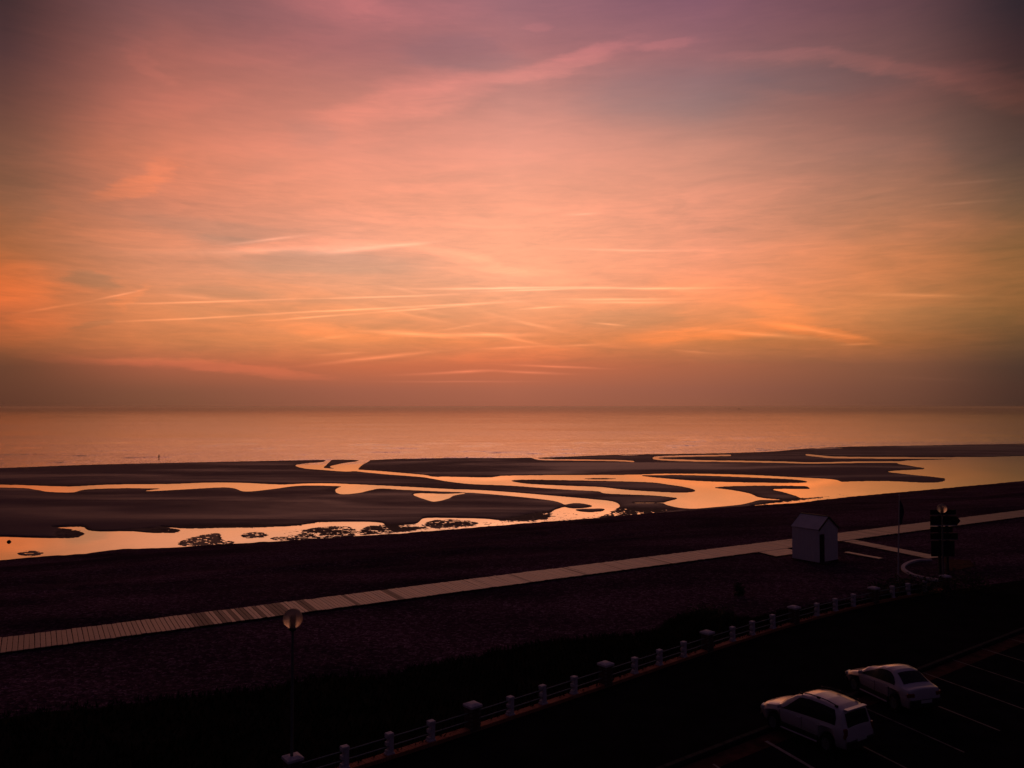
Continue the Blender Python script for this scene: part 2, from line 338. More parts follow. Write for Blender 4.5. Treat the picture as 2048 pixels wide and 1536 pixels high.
def water_mat(name, rough, bump, scale, dist, ior, cap=1.0):
    m = bpy.data.materials.new(name); m.use_nodes = True
    nt = m.node_tree; nt.nodes.clear()
    out = nd(m, 'ShaderNodeOutputMaterial')
    gl = nd(m, 'ShaderNodeBsdfGlossy'); gl.inputs['Roughness'].default_value = rough; gl.inputs['Color'].default_value = (1,.95,.89,1)
    df = nd(m, 'ShaderNodeBsdfDiffuse'); df.inputs['Color'].default_value = (.035,.028,.026,1)
    fr = nd(m, 'ShaderNodeLayerWeight'); fr.inputs['Blend'].default_value = .5
    mr = nd(m, 'ShaderNodeMapRange'); lk(m, fr.outputs['Facing'], mr.inputs[0])
    mr.inputs[1].default_value = .25; mr.inputs[2].default_value = ior; mr.inputs[3].default_value = .04; mr.inputs[4].default_value = 1.0
    mx = nd(m, 'ShaderNodeMixShader')
    fm = nd(m, 'ShaderNodeMath', operation='MULTIPLY'); lk(m, mr.outputs[0], fm.inputs[0]); fm.inputs[1].default_value = cap
    lk(m, fm.outputs[0], mx.inputs[0]); lk(m, df.outputs[0], mx.inputs[1]); lk(m, gl.outputs[0], mx.inputs[2]); lk(m, mx.outputs[0], out.inputs[0])
    h = None
    for sv, w in scale:
        n = nd(m, 'ShaderNodeTexNoise'); n.inputs['Scale'].default_value = 1; n.inputs['Detail'].default_value = 3; n.inputs['Roughness'].default_value = .6
        mp = nd(m, 'ShaderNodeMapping'); mp.inputs['Scale'].default_value = sv; mp.inputs['Rotation'].default_value = (0,0,R(-12))
        g = nd(m, 'ShaderNodeNewGeometry'); lk(m, g.outputs['Position'], mp.inputs[0]); lk(m, mp.outputs[0], n.inputs['Vector'])
        a = nd(m, 'ShaderNodeMath', operation='MULTIPLY_ADD'); lk(m, n.outputs['Fac'], a.inputs[0]); a.inputs[1].default_value = w
        if h is None: a.inputs[2].default_value = 0
        else: lk(m, h, a.inputs[2])
        h = a.outputs[0]
    bp = nd(m, 'ShaderNodeBump'); bp.inputs['Strength'].default_value = bump; bp.inputs['Distance'].default_value = dist
    lk(m, h, bp.inputs['Height'])
    for q in (gl, df, fr): lk(m, bp.outputs[0], q.inputs['Normal'])
    if name == 'sea_water':      # choppy shallows, calm water further out
        g2 = nd(m, 'ShaderNodeNewGeometry'); sp = nd(m, 'ShaderNodeSeparateXYZ'); lk(m, g2.outputs['Position'], sp.inputs[0])
        lg = nd(m, 'ShaderNodeMath', operation='LOGARITHM'); lk(m, sp.outputs[1], lg.inputs[0]); lg.inputs[1].default_value = 10
        q1 = nd(m, 'ShaderNodeMapRange'); lk(m, lg.outputs[0], q1.inputs[0]); q1.inputs[1].default_value = 2.35; q1.inputs[2].default_value = 3.6; q1.inputs[3].default_value = 1.0; q1.inputs[4].default_value = .04
        mpp = nd(m, 'ShaderNodeMapping'); mpp.inputs['Scale'].default_value = (.006,.022,1); lk(m, g2.outputs['Position'], mpp.inputs[0])
        sl = nd(m, 'ShaderNodeTexNoise'); sl.inputs['Scale'].default_value = 1; sl.inputs['Detail'].default_value = 6; lk(m, mpp.outputs[0], sl.inputs['Vector'])
        sr = nd(m, 'ShaderNodeMapRange'); lk(m, sl.outputs['Fac'], sr.inputs[0]); sr.inputs[1].default_value = .35; sr.inputs[2].default_value = .65; sr.inputs[3].default_value = .35; sr.inputs[4].default_value = 1.25
        sm_ = nd(m, 'ShaderNodeMath', operation='MULTIPLY'); lk(m, q1.outputs[0], sm_.inputs[0]); lk(m, sr.outputs[0], sm_.inputs[1])
        lk(m, sm_.outputs[0], bp.inputs['Strength'])
        q2 = nd(m, 'ShaderNodeMapRange'); lk(m, lg.outputs[0], q2.inputs[0]); q2.inputs[1].default_value = 2.35; q2.inputs[2].default_value = 3.6; q2.inputs[3].default_value = .15; q2.inputs[4].default_value = .05
        lk(m, q2.outputs[0], gl.inputs['Roughness'])
    return m
M['sea'] = water_mat('sea_water', .14, 1.0, [((.035,.13,.1), 1.0), ((.5,.16,.3), .9), ((1.1,.30,.3), .7), ((.15,.05,.3), 1.0)], .72, .85, .88)
M['pool'] = water_mat('pool_water', .03, .08, [((.25,.5,.2), 1.0)], .02, .78)

def wood_mat(name, a, b, rough=.45, spec=.68):
    m = mat(name, rough=rough, spec=spec)
    noisy(m, a, b, scale=1.0, detail=5, vec=obj_coord(m, (9,9,3)), bump=.4, bscale=3, bdist=.004)
    return m
PL = [wood_mat('board_pale', (.44,.30,.23), (.60,.43,.33)), wood_mat('board_mid', (.38,.26,.20), (.52,.37,.29)),
      wood_mat('board_warm', (.46,.30,.22), (.58,.40,.30)), wood_mat('board_grey', (.36,.26,.22), (.48,.36,.31)),
      wood_mat('board_olive', (.20,.145,.09), (.28,.20,.13), .6, .45), wood_mat('board_brown', (.28,.19,.13), (.36,.26,.18), .55, .6)]
M['dark_wood'] = mat('bearer_wood', (.05,.035,.03), .8)
M['asphalt'] = mat('asphalt', rough=1, spec=0); noisy(M['asphalt'], (.007,.007,.009), (.018,.018,.021), scale=.8, bump=.5, bscale=60, bdist=.01)
M['pave'] = mat('promenade', rough=1, spec=0); noisy(M['pave'], (.008,.008,.009), (.018,.017,.019), scale=.6, bump=.4, bscale=50, bdist=.01)
M['brickpave'] = mat('brick_gutter', rough=1, spec=.02); noisy(M['brickpave'], (.03,.013,.013), (.12,.045,.04), scale=2.0, detail=8)
M['brick'] = mat('brick', rough=.85, spec=.15); noisy(M['brick'], (.36,.12,.07), (.52,.20,.12), scale=3.0, detail=8, bump=.5, bscale=60, bdist=.006)
M['brick_dark'] = mat('brick_dark', rough=.9, spec=.1); noisy(M['brick_dark'], (.09,.045,.04), (.17,.08,.065), scale=5.0, detail=8)
M['mortar'] = mat('mortar', (.22,.19,.17), .9, spec=.1)
M['paint'] = mat('line_paint', rough=.75, spec=.25); noisy(M['paint'], (.015,.015,.016), (.13,.12,.12), scale=1.6, detail=9, rough=.75, lo=.30, hi=.55)
M['paint_fresh'] = mat('line_paint_fresh', rough=.75, spec=.25); noisy(M['paint_fresh'], (.10,.09,.09), (.34,.30,.31), scale=4, detail=8)
M['concrete'] = mat('white_concrete', rough=.8, spec=.2); noisy(M['concrete'], (.50,.46,.48), (.78,.72,.74), scale=7, detail=8, bump=.5, bscale=40, bdist=.006)
M['kerb'] = mat('kerb_stone', rough=.95, spec=.05); noisy(M['kerb'], (.025,.024,.025), (.06,.057,.058), scale=5, detail=8, bump=.4, bscale=40, bdist=.006)
M['rail'] = mat('rail_green_paint', (.22,.30,.27), .45)
M['hut_wall'] = mat('hut_white_boards', rough=.65, spec=.3); noisy(M['hut_wall'], (.84,.78,.77), (.93,.88,.86), vec=obj_coord(M['hut_wall'], (7,7,.8)), scale=1, detail=6)
M['hut_roof'] = mat('hut_pale_roof', rough=.7, spec=.3); noisy(M['hut_roof'], (.56,.52,.54), (.70,.65,.67), scale=2, detail=6)
M['black'] = mat('black_trim', (.012,.012,.014), .6, spec=.3)
M['dark_metal'] = mat('dark_metal', (.03,.032,.035), .45, spec=.5)
M['pole'] = mat('pole_grey', (.16,.15,.15), .5)
M['flagpole'] = mat('flagpole_white', (.55,.52,.50), .5)
M['navy'] = mat('navy_cloth', (.015,.018,.06), .85, spec=.1)
M['sign_blue'] = mat('sign_dark_face', (.010,.014,.022), .5, spec=.2)
M['sign_edge'] = mat('sign_pale_border', (.62,.62,.62), .5)
M['skin'] = mat('skin', (.30,.17,.12), .6); M['cloth'] = mat('dark_clothes', (.02,.02,.025), .85, spec=.1)
M['rock'] = mat('rock', rough=.8); noisy(M['rock'], (.03,.025,.022), (.08,.06,.05), scale=6)
M['leaf'] = mat('leaf', rough=.7, spec=.1); noisy(M['leaf'], (.012,.022,.008), (.04,.06,.02), scale=3, detail=5)
M['grassm'] = mat('dune_grass', rough=1, spec=0); noisy(M['grassm'], (.014,.018,.008), (.045,.045,.02), scale=.4, detail=7)
M['soil'] = mat('turf_soil', rough=1, spec=0); noisy(M['soil'], (.012,.013,.008), (.03,.028,.018), scale=.5, detail=7)
M['bark'] = mat('stem', (.05,.035,.025), .9)

def carpaint(name, c):
    m = mat(name, c, .30, metal=0.0, spec=.6, coat=1.0)
    bsdf(m).inputs['Coat Roughness'].default_value = .12
    noisy(m, tuple(v * .93 for v in c), c, scale=2.5, detail=8)
    return m
M['white_paint'] = carpaint('white_car_paint', (.68,.60,.62)); M['silver_paint'] = carpaint('silver_car_paint', (.62,.55,.60))
M['glass'] = mat('car_glass', (.012,.012,.014), .10, spec=.35)
M['tyre'] = mat('tyre', (.015,.015,.016), .85, spec=.2)
M['rim'] = mat('rim_alloy', (.32,.32,.33), .4, metal=.7)
M['red_lens'] = mat('red_lens', (.22,.012,.01), .2); M['clear_lens'] = mat('clear_lens', (.62,.60,.56), .12, coat=.5)
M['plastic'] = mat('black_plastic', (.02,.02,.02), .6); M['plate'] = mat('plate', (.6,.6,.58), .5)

def globe_mat():
    m = bpy.data.materials.new('frosted_globe'); m.use_nodes = True; nt = m.node_tree; nt.nodes.clear()
    out = nd(m, 'ShaderNodeOutputMaterial')
    tp = nd(m, 'ShaderNodeBsdfRefraction'); tp.inputs[0].default_value = (.98,.95,.95,1); tp.inputs['Roughness'].default_value = .75; tp.inputs['IOR'].default_value = 1.18
    tl = nd(m, 'ShaderNodeBsdfTranslucent'); tl.inputs[0].default_value = (.97,.93,.93,1)
    df = nd(m, 'ShaderNodeBsdfDiffuse'); df.inputs[0].default_value = (.85,.80,.80,1)
    gl = nd(m, 'ShaderNodeBsdfGlossy'); gl.inputs['Roughness'].default_value = .15
    a = nd(m, 'ShaderNodeMixShader'); a.inputs[0].default_value = .5; lk(m, tl.outputs[0], a.inputs[1]); lk(m, df.outputs[0], a.inputs[2])
    b = nd(m, 'ShaderNodeMixShader'); b.inputs[0].default_value = .85; lk(m, a.outputs[0], b.inputs[1]); lk(m, tp.outputs[0], b.inputs[2])
    fr = nd(m, 'ShaderNodeFresnel'); fr.inputs[0].default_value = 1.15
    c = nd(m, 'ShaderNodeMixShader'); c.inputs[0].default_value = .03; lk(m, b.outputs[0], c.inputs[1]); lk(m, gl.outputs[0], c.inputs[2])
    lk(m, c.outputs[0], out.inputs[0])
    return m
M['globe'] = globe_mat()

# ------------------------------------------------------------------ mesh helpers
def link_mesh(name, me, parent=None, m=None):
    o = bpy.data.objects.new(name, me); COL.objects.link(o)
    if m is not None: me.materials.append(m)
    if parent is not None: o.parent = parent
    return o
def tag(o, label=None, cat=None, group=None, kind=None):
    if label: o['label'] = label
    if cat: o['category'] = cat
    if group: o['group'] = group
    if kind: o['kind'] = kind
    return o
def empty(name, loc=(0,0,0), rz=0.0):
    o = bpy.data.objects.new(name, None); COL.objects.link(o); o.location = loc; o.rotation_euler = (0,0,rz); o.empty_display_size = .3
    return o
def grid_mesh(name, V, nr, nc, smooth=True):
    """V: (nr*nc,3) array, row-major"""
    me = bpy.data.meshes.new(name)
    i = np.arange(nr - 1)[:, None] * nc + np.arange(nc - 1)[None, :]
    F = np.stack([i, i + 1, i + nc + 1, i + nc], -1).reshape(-1, 4)
    me.vertices.add(len(V)); me.vertices.foreach_set('co', np.asarray(V, np.float32).ravel())
    me.loops.add(F.size); me.loops.foreach_set('vertex_index', F.ravel().astype(np.int32))
    me.polygons.add(len(F)); me.polygons.foreach_set('loop_start', (np.arange(len(F)) * 4).astype(np.int32))
    me.update(calc_edges=True)
    if smooth: me.polygons.foreach_set('use_smooth', np.ones(len(F), bool))
    # normals up
    if me.polygons[0].normal.z < 0: me.flip_normals()
    return me
class MB:
    def __init__(s): s.v = []; s.f = []
    def add(s, vs, fs):
        b = len(s.v); s.v += [tuple(v) for v in vs]; s.f += [tuple(b + i for i in f) for f in fs]; return s
    def box(s, c, size, rz=0.0, taper=1.0):
        x, y, z = size[0]/2, size[1]/2, size[2]/2
        vs = []
        for sz, t in ((-1, 1), (1, taper)):
            for sx, sy in ((-1,-1),(1,-1),(1,1),(-1,1)):
                vx, vy = sx*x*t, sy*y*t
                vs.append((c[0]+vx*math.cos(rz)-vy*math.sin(rz), c[1]+vx*math.sin(rz)+vy*math.cos(rz), c[2]+sz*z))
        return s.add(vs, [(3,2,1,0),(4,5,6,7),(0,1,5,4),(1,2,6,5),(2,3,7,6),(3,0,4,7)])
    def tube(s, a, b, r0, r1=None, n=10, cap=True):
        a = Vector(a); b = Vector(b); r1 = r0 if r1 is None else r1
        d = (b - a).normalized(); u = d.orthogonal().normalized(); w = d.cross(u)
        vs = []
        for p, r in ((a, r0), (b, r1)):
            for k in range(n):
                t = 2*math.pi*k/n; vs.append(p + (u*math.cos(t) + w*math.sin(t))*r)
        fs = [(k, (k+1) % n, n+(k+1) % n, n+k) for k in range(n)]
        if cap: fs += [tuple(range(n-1, -1, -1)), tuple(range(n, 2*n))]
        return s.add(vs, fs)
    def lathe(s, prof, n=20, c=(0,0,0)):
        vs = []
        for r, z in prof:
            for k in range(n):
                t = 2*math.pi*k/n; vs.append((c[0]+r*math.cos(t), c[1]+r*math.sin(t), c[2]+z))
        fs = [(j*n+k, j*n+(k+1) % n, (j+1)*n+(k+1) % n, (j+1)*n+k) for j in range(len(prof)-1) for k in range(n)]
        return s.add(vs, fs)
    def prism(s, pts, z0, z1):
        n = len(pts)
        vs = [(p[0], p[1], z0) for p in pts] + [(p[0], p[1], z1) for p in pts]
        fs = [tuple(range(n-1, -1, -1)), tuple(range(n, 2*n))] + [(k, (k+1) % n, n+(k+1) % n, n+k) for k in range(n)]
        return s.add(vs, fs)
    def mesh(s, name, smooth=False, bevel=0.0):
        me = bpy.data.meshes.new(name); me.from_pydata(s.v, [], s.f)
        bm = bmesh.new(); bm.from_mesh(me)
        bmesh.ops.recalc_face_normals(bm, faces=bm.faces)
        if bevel: bmesh.ops.bevel(bm, geom=bm.edges[:], offset=bevel, segments=1, affect='EDGES')
        bm.to_mesh(me); bm.free()
        if smooth:
            for p in me.polygons: p.use_smooth = True
            me.set_sharp_from_angle(angle=R(38))
        return me
    def build(s, name, m, parent=None, smooth=False, bevel=0.0):
        return link_mesh(name, s.mesh(name, smooth, bevel), parent, m)

# value noise (numpy)
def vnoise(x, y, seed=0):
    xi = np.floor(x).astype(np.int64); yi = np.floor(y).astype(np.int64)
    fx = x - xi; fy = y - yi; fx = fx*fx*(3-2*fx); fy = fy*fy*(3-2*fy)
    def h(a, b):
        n = (a * 374761393 + b * 668265263 + seed * 1442695041) & 0xffffffff
        n = ((n ^ (n >> 13)) * 1274126177) & 0xffffffff
        n = n ^ (n >> 16)
        return (n & 0xffff) / 65535.0
    return (h(xi, yi)*(1-fx) + h(xi+1, yi)*fx)*(1-fy) + (h(xi, yi+1)*(1-fx) + h(xi+1, yi+1)*fx)*fy
def fbm(x, y, o=4, seed=0, g=.5):
    a = 1.0; s = 0; t = 0
    for k in range(o):
        s = s + a*vnoise(x*2**k + 17*k, y*2**k - 11*k, seed + k); t += a; a *= g
    return s/t*2 - 1
def smooth(a, b, x):
    t = np.clip((x-a)/(b-a), 0, 1); return t*t*(3-2*t)

def catmull(pts, k=6, closed=True):
    p = np.array(pts, float); n = len(p); out = []
    rng = range(n) if closed else range(n-1)
    for i in rng:
        if closed: p0, p1, p2, p3 = p[(i-1) % n], p[i], p[(i+1) % n], p[(i+2) % n]
        else: p0, p1, p2, p3 = p[max(i-1,0)], p[i], p[i+1], p[min(i+2, n-1)]
        for j in range(k):
            t = j/k
            out.append(.5*((2*p1) + (-p0+p2)*t + (2*p0-5*p1+4*p2-p3)*t*t + (-p0+3*p1-3*p2+p3)*t**3))
    if not closed: out.append(p[-1])
    return np.array(out)

# ------------------------------------------------------------------ coastline frame
ANG = R(30.86)
U = Vector((math.cos(ANG), math.sin(ANG), 0)); N = Vector((-math.sin(ANG), math.cos(ANG), 0))
BW0 = P(0, 1306, .1)                          # a point on the landward edge of the boardwalk
def tn(p): return p.dot(U), p.dot(N)
n_bw = BW0.dot(N)

# landward edge of the tidal flat, traced in the photograph, laid out on the ground at water level
SHORE_PX = [(-300,1150),(0,1121),(60,1116),(157,1109),(239,1099),(355,1095),(478,1087),(600,1080),(697,1073),(805,1067),(976,1053),(1112,1042),(1200,1036),(1250,1031),(1382,1020),(1480,1013),(1593,1006),(1718,992),(1835,981.5),(1951,971),(2048,962),(2300,942),(2600,922)]
sh = [P(x, y, ZW + .05) for x, y in SHORE_PX]
sh_t = np.array([p.dot(U) for p in sh]); sh_n = np.array([p.dot(N) for p in sh])
o_ = np.argsort(sh_t); sh_t = sh_t[o_]; sh_n = sh_n[o_]
def n_edge(t): return np.interp(t, sh_t, sh_n)

_fp = [P(x, y, 0) for x, y in [(585,1567),(1020,1427),(1415,1297),(1749,1203),(1886,1175)]]
_ft = np.array([p.dot(U) for p in _fp]); _fn = np.array([p.dot(N) for p in _fp])
def beach_z(t, n):
    ne = n_edge(t)
    k = (n - (n_bw + 4.5)) / (ne - (n_bw + 4.5))
    base = np.where(k < 0, 0, np.where(k < 1, (ZW + .05) * (0.15*k + .85*np.clip(k, 0, 1)**1.25), (ZW+.05) - (k-1)*5.0))
    flat = smooth(n_bw + 3.5, n_bw + 12, n)
    z = base + flat * (smooth(1.0, .75, k)) * (.28*np.sin(n*.42 + 2.2*fbm(t*.02, n*.03, 3, 5)) * smooth(.1,.3,k) * .7 + .25*fbm(t*.05, n*.16, 4, 9))
    z = z - .16*smooth(1.2, .3, np.abs(n - (n_bw + 17 + 2.5*fbm(t*.03, 0*t, 3, 90))))*smooth(-60,-10,t) 
    z = z + .05*fbm(t*.9, n*.9, 3, 3) * smooth(n_bw+3.2, n_bw+6, n)
    land = 1 - smooth(n_bw - 4, n_bw - 1, n)
    z = z + land * (.05*fbm(t*.25, n*.25, 3, 21))
    fl_ = np.interp(t, _ft, _fn)
    z = z - .16*(1 - smooth(fl_ + .8, fl_ + 2.2, n))
    return z

def build_beach():
    # t/n lattice, finer near the shore edge
    ts = np.concatenate([np.linspace(-75, 60, 420), np.linspace(60.6, 260, 340), np.linspace(262, 420, 60)])
    s = np.concatenate([np.linspace(0, .80, 90), np.linspace(.81, 1.06, 46)])
    T = np.repeat(ts[None, :], len(s), 0)
    n0 = 20.0
    NE = n_edge(ts)[None, :]
    NN = n0 + (NE - n0) * s[:, None]
    Z = beach_z(T, NN)
    Z[0, :] = -.3
    X = T*U.x + NN*N.x; Y = T*U.y + NN*N.y
    V = np.stack([X, Y, Z], -1).reshape(-1, 3)
    me = grid_mesh('shingle_beach', V, len(s), len(ts))
    o = link_mesh('shingle_beach', me, None, M['shingle']); tag(o, kind='structure')
build_beach()

# ------------------------------------------------------------------ tidal flat with channels and pools
def fill(mask, xs, ys, poly, val):
    p = np.array(poly); x0, y0 = p[:, 0], p[:, 1]; x1, y1 = np.roll(x0, -1), np.roll(y0, -1)
    for r, y in enumerate(ys):
        c = (y0 <= y) != (y1 <= y)
        if not c.any(): continue
        xi = np.sort(x0[c] + (y - y0[c])*(x1[c]-x0[c])/(y1[c]-y0[c]))
        for a, b in zip(xi[::2], xi[1::2]):
            mask[r, (xs >= a) & (xs < b)] = val
def blur1(a, sig, ax):
    k = int(max(1, round(sig*3))); w = np.exp(-.5*(np.arange(-k, k+1)/sig)**2); w /= w.sum()
    pad = [(0,0),(0,0)]; pad[ax] = (k, k); b = np.pad(a, pad, mode='edge'); out = np.zeros_like(a)
    for i, q in enumerate(w):
        sl = [slice(None)]*2; sl[ax] = slice(i, i + a.shape[ax]); out += q*b[tuple(sl)]
    return out
XS = np.arange(-420, 2600, 2.0); YS = np.arange(866, 1160, .4)

SEA_EDGE = [(-420,948),(-200,942),(0,936),(171,929.6),(342,925.5),(581,920.7),(660,918.5),(700,919),(737,920),(839,916),(960,915.8),(1068,915.2),(1160,912),(1250,909),(1367,907.5),(1450,906),(1542,903),(1600,898),(1671,894),(1760,892),(1835,891),(1940,889),(2048,887.3),(2300,880),(2600,870)]
WATER = {
 'mouth_a': [(590,931),(612,927),(646,924),(654,919),(662,920),(652,930),(648,936),(680,938),(712,941),(690,943),(640,939.5),(610,937)],
 'mouth_b': [(660,933),(690,926),(716,922),(725,915),(742,914),(738,922),(724,930),(716,938),(712,942),(690,940),(672,937)],
 'main': [(690,938),(750,941.5),(800,945.5),(850,950),(866,953.4),(900,953.6),(975,955),(995,953),(1010,951.5),(1100,950.3),(1250,949.6),(1330,947.4),(1400,947.6),(1500,950),(1590,954.6),(1650,957.5),(1679,962),(1688,975),(1684,985),(1660,992),(1610,996),(1560,1000),(1520,1000),(1500,1005),(1475,1010),(1420,1015),(1385,1018),(1350,1014),(1328,1006),(1355,997.5),(1340,994),(1300,990.5),(1249,988.7),(1208,986.6),(1196,982.5),(1147,980),(1095,976.7),(1027,971.6),(976,969.5),(935,967.5),(890,962),(863,957),(839,953.6),(771,948.5),(713,942.5)],
 'left': [(-420,966),(0,969.5),(51,970.6),(136.7,973),(188,970.6),(239,968.9),(341.8,968),(410,965.4),(478.5,965.4),(560.5,969),(615,966.8),(668,967),(753.8,970.6),(822,974),(907.6,978.5),(958.9,980),(1044,986),(1112.6,992),(1181,998),(1225.5,1003),(1239,1011),(1232,1018.4),(1208,1030),(1170,1039),(1102,1041),(1102,1030),(1109,1020),(1130,1011.6),(1112.6,1003),(1078,998),(1010,991),(941.8,985.4),(880,982.8),(805,979.5),(764,976.8),(747,979),(716,986),(682,988.7),(670,981),(678,975),(680,972.3),(615,971),(581,973),(547,978),(492,984),(471.6,977.4),(444,974.7),(376,978.4),(307.6,982.5),(288,982),(310,979),(324.7,977),(239,976.4),(171,979),(143.5,985),(95.7,983.5),(68,979),(0,975),(-420,973)],
 'heart': [(827,990),(839,986.4),(890.5,987.7),(936,986),(907.6,991),(897,997),(870,1005),(853,1000)],
 'near': [(-420,1088),(-100,1075),(0,1073),(68,1075),(143.5,1076),(164,1071.4),(167.5,1066),(136.7,1057.5),(100,1055),(160.6,1053.6),(176,1060),(205,1062.8),(256,1061.8),(307.6,1066),(352,1065),(361,1060),(342,1056.5),(318,1053.2),(376,1057),(444,1056),(547,1054),(598,1051),(642.5,1044.7),(700,1043),(750,1044),(769,1048),(766,1055),(791,1053),(832,1047.5),(846,1037),(866.6,1034.8),(907.6,1035.5),(969,1037),(1004,1041),(1050,1043),(1100,1038),(1180,1036),(1130,1052),(976,1066),(697,1085),(239,1112),(-100,1140),(-420,1170)],
 'right': [(1650,966),(1756.6,962),(1865.7,965.5),(1892,958),(1858,952.8),(1811,948),(1776,942.6),(1850,938),(1826.8,932.5),(1795.6,927),(1803,922.5),(1834.6,920.5),(1951.5,917.5),(2048,912.6),(2300,902),(2600,888),(2600,940),(2300,952),(2048,970),(1951,980),(1834.6,990),(1698,1001),(1560,1012),(1500,1012),(1600,1001),(1650,994),(1664,986),(1660,974)],
}
STREAMS = [
 ([(1462,910.6),(1410,911.4),(1345,912.8),(1316,914),(1307,916.4),(1330,919.4),(1406,921.8),(1464,922.6),(1562,924.4),(1620,926),(1717,924.4),(1800,924)], 1.3),
 ([(1612,909.4),(1640,912.4),(1678,915),(1834,916),(1951,915.6),(2048,913.8),(2400,902)], 1.5),
 ([(1066,915.2),(1085,919),(1147,920),(1232,921.2),(1268,923.4)], 1.1),
 ([(1266,1006),(1330,1006)], .7),
]
ISLANDS = {
 'long': [(1022,962),(1044,959.3),(1112.6,960),(1215,962),(1300,964.6),(1336,969),(1375,975),(1392,981.6),(1375,985),(1328,984.4),(1250,979.5),(1200,974),(1147,972),(1060,968)],
 'thin': [(1280,951.5),(1330,950),(1386,950.4),(1484,954),(1585,958.6),(1616,963.7),(1585,966),(1445,964),(1367,960)],
 'tongue': [(1427,975.4),(1468,972),(1546,971.5),(1608,972),(1617,975),(1616,978),(1546,978.4),(1570,985),(1597,994),(1594,999),(1560,999),(1519,995),(1499,987),(1460,979.6)],
 'islet': [(1160,957.6),(1200,956),(1240,957.6),(1200,959)],
 'left_a': [(1130,1010),(1154,1006),(1186,1012),(1160,1016.7),(1134,1015)],
 'left_b': [(1150,1019),(1176,1017.6),(1208,1017.4),(1205,1022),(1181,1024.4),(1160,1023)],
 'near_a': [(356,1086),(376,1077),(410,1069),(438,1066.5),(445,1079),(472,1085),(444,1092),(393,1093),(362,1091)],
 'near_b': [(482,1070),(500,1065),(525,1065),(537,1070),(520,1076),(490,1076)],
 'near_c': [(540,1076),(580,1071),(591,1071),(615,1058),(666,1052.6),(700,1054),(713,1061),(709,1072),(640,1078),(560,1081)],
 'near_d': [(730,1054),(765,1050),(800,1053),(850,1054),(840,1060),(780,1066),(722,1070)],
 'near_e': [(36,1106),(56,1101),(86,1105),(76,1111),(44,1111)],
 'near_f': [(850,1046),(890,1038),(950,1044),(940,1052),(870,1056)],
}
def build_mask():
    m = np.zeros((len(YS), len(XS)))
    edge = catmull(SEA_EDGE, 6, closed=False)
    fill(m, XS, YS, np.vstack([edge, [(2700, 800), (-500, 800)]]), 1.0)
    for k, p in WATER.items(): fill(m, XS, YS, catmull(p, 5), 1.0)
    for pts, w in STREAMS:
        c = catmull(pts, 8, closed=False)
        for a, b in zip(c[:-1], c[1:]):
            fill(m, XS, YS, [(a[0], a[1]-w), (b[0], b[1]-w), (b[0], b[1]+w), (a[0], a[1]+w)], 1.0)
            fill(m, XS, YS, [(min(a[0],b[0])-.5, min(a[1],b[1])-w), (max(a[0],b[0])+1.5, min(a[1],b[1])-w), (max(a[0],b[0])+1.5, max(a[1],b[1])+w), (min(a[0],b[0])-.5, max(a[1],b[1])+w)], 1.0)
    for k, p in ISLANDS.items(): fill(m, XS, YS, catmull(p, 5), 0.0)
    m = blur1(blur1(m, 2.0, 0), 1.1, 1)
    # how broken up the sand is: strong on the ribbed patches by the shingle and to the right
    rip = np.zeros_like(m)
    for k in ('near_a','near_b','near_c','near_d','near_e','near_f'): fill(rip, XS, YS, catmull(ISLANDS[k], 5), 1.0)
    fill(rip, XS, YS, catmull([(1000,1040),(1100,1022),(1180,1026),(1235,1016),(1300,1016),(1360,1020),(1250,1036),(1120,1052),(980,1060)], 5), .75)
    fill(rip, XS, YS, catmull([(560,1060),(700,1056),(850,1046),(1000,1044),(1000,1060),(800,1072),(600,1086)], 5), .8)
    fill(rip, XS, YS, catmull([(120,1056),(170,1052),(180,1060),(350,1056),(366,1062),(350,1068),(256,1060),(180,1062),(160,1075),(110,1074)], 5), .5)
    fill(rip, XS, YS, catmull([(600,1049),(640,1040),(660,1046),(590,1055),(440,1058),(340,1054),(440,1050)], 5), .5)
    fill(rip, XS, YS, catmull(WATER['right'], 5), .42)
    fill(rip, XS, YS, catmull([(1510,1012),(1600,996),(1680,990),(1720,992),(1600,1008)], 5), .7)
    rip = blur1(blur1(rip, 3.0, 0), 3.0, 1)
    wide = blur1(blur1(m, 9.0, 0), 22.0, 1)
    soft = blur1(blur1(m, 4.5, 0), 5.0, 1)
    return m, rip, wide, soft
MASK, RIP, WIDE, SOFT = build_mask()
def samp(A, px, py):
    fx = np.clip((px - XS[0])/2.0, 0, len(XS)-1.001); fy = np.clip((py - YS[0])/.4, 0, len(YS)-1.001)
    i = fx.astype(int); j = fy.astype(int); u = fx-i; v = fy-j
    return (A[j,i]*(1-u)+A[j,i+1]*u)*(1-v) + (A[j+1,i]*(1-u)+A[j+1,i+1]*u)*v

def plane_pts(px, py, z):
    x = px - 1024.0; y = 768.0 - py
    ry = FPX*math.cos(PITCH) - y*math.sin(PITCH); rz = FPX*math.sin(PITCH) + y*math.cos(PITCH)
    k = (z - H)/rz
    return x*k, ry*k

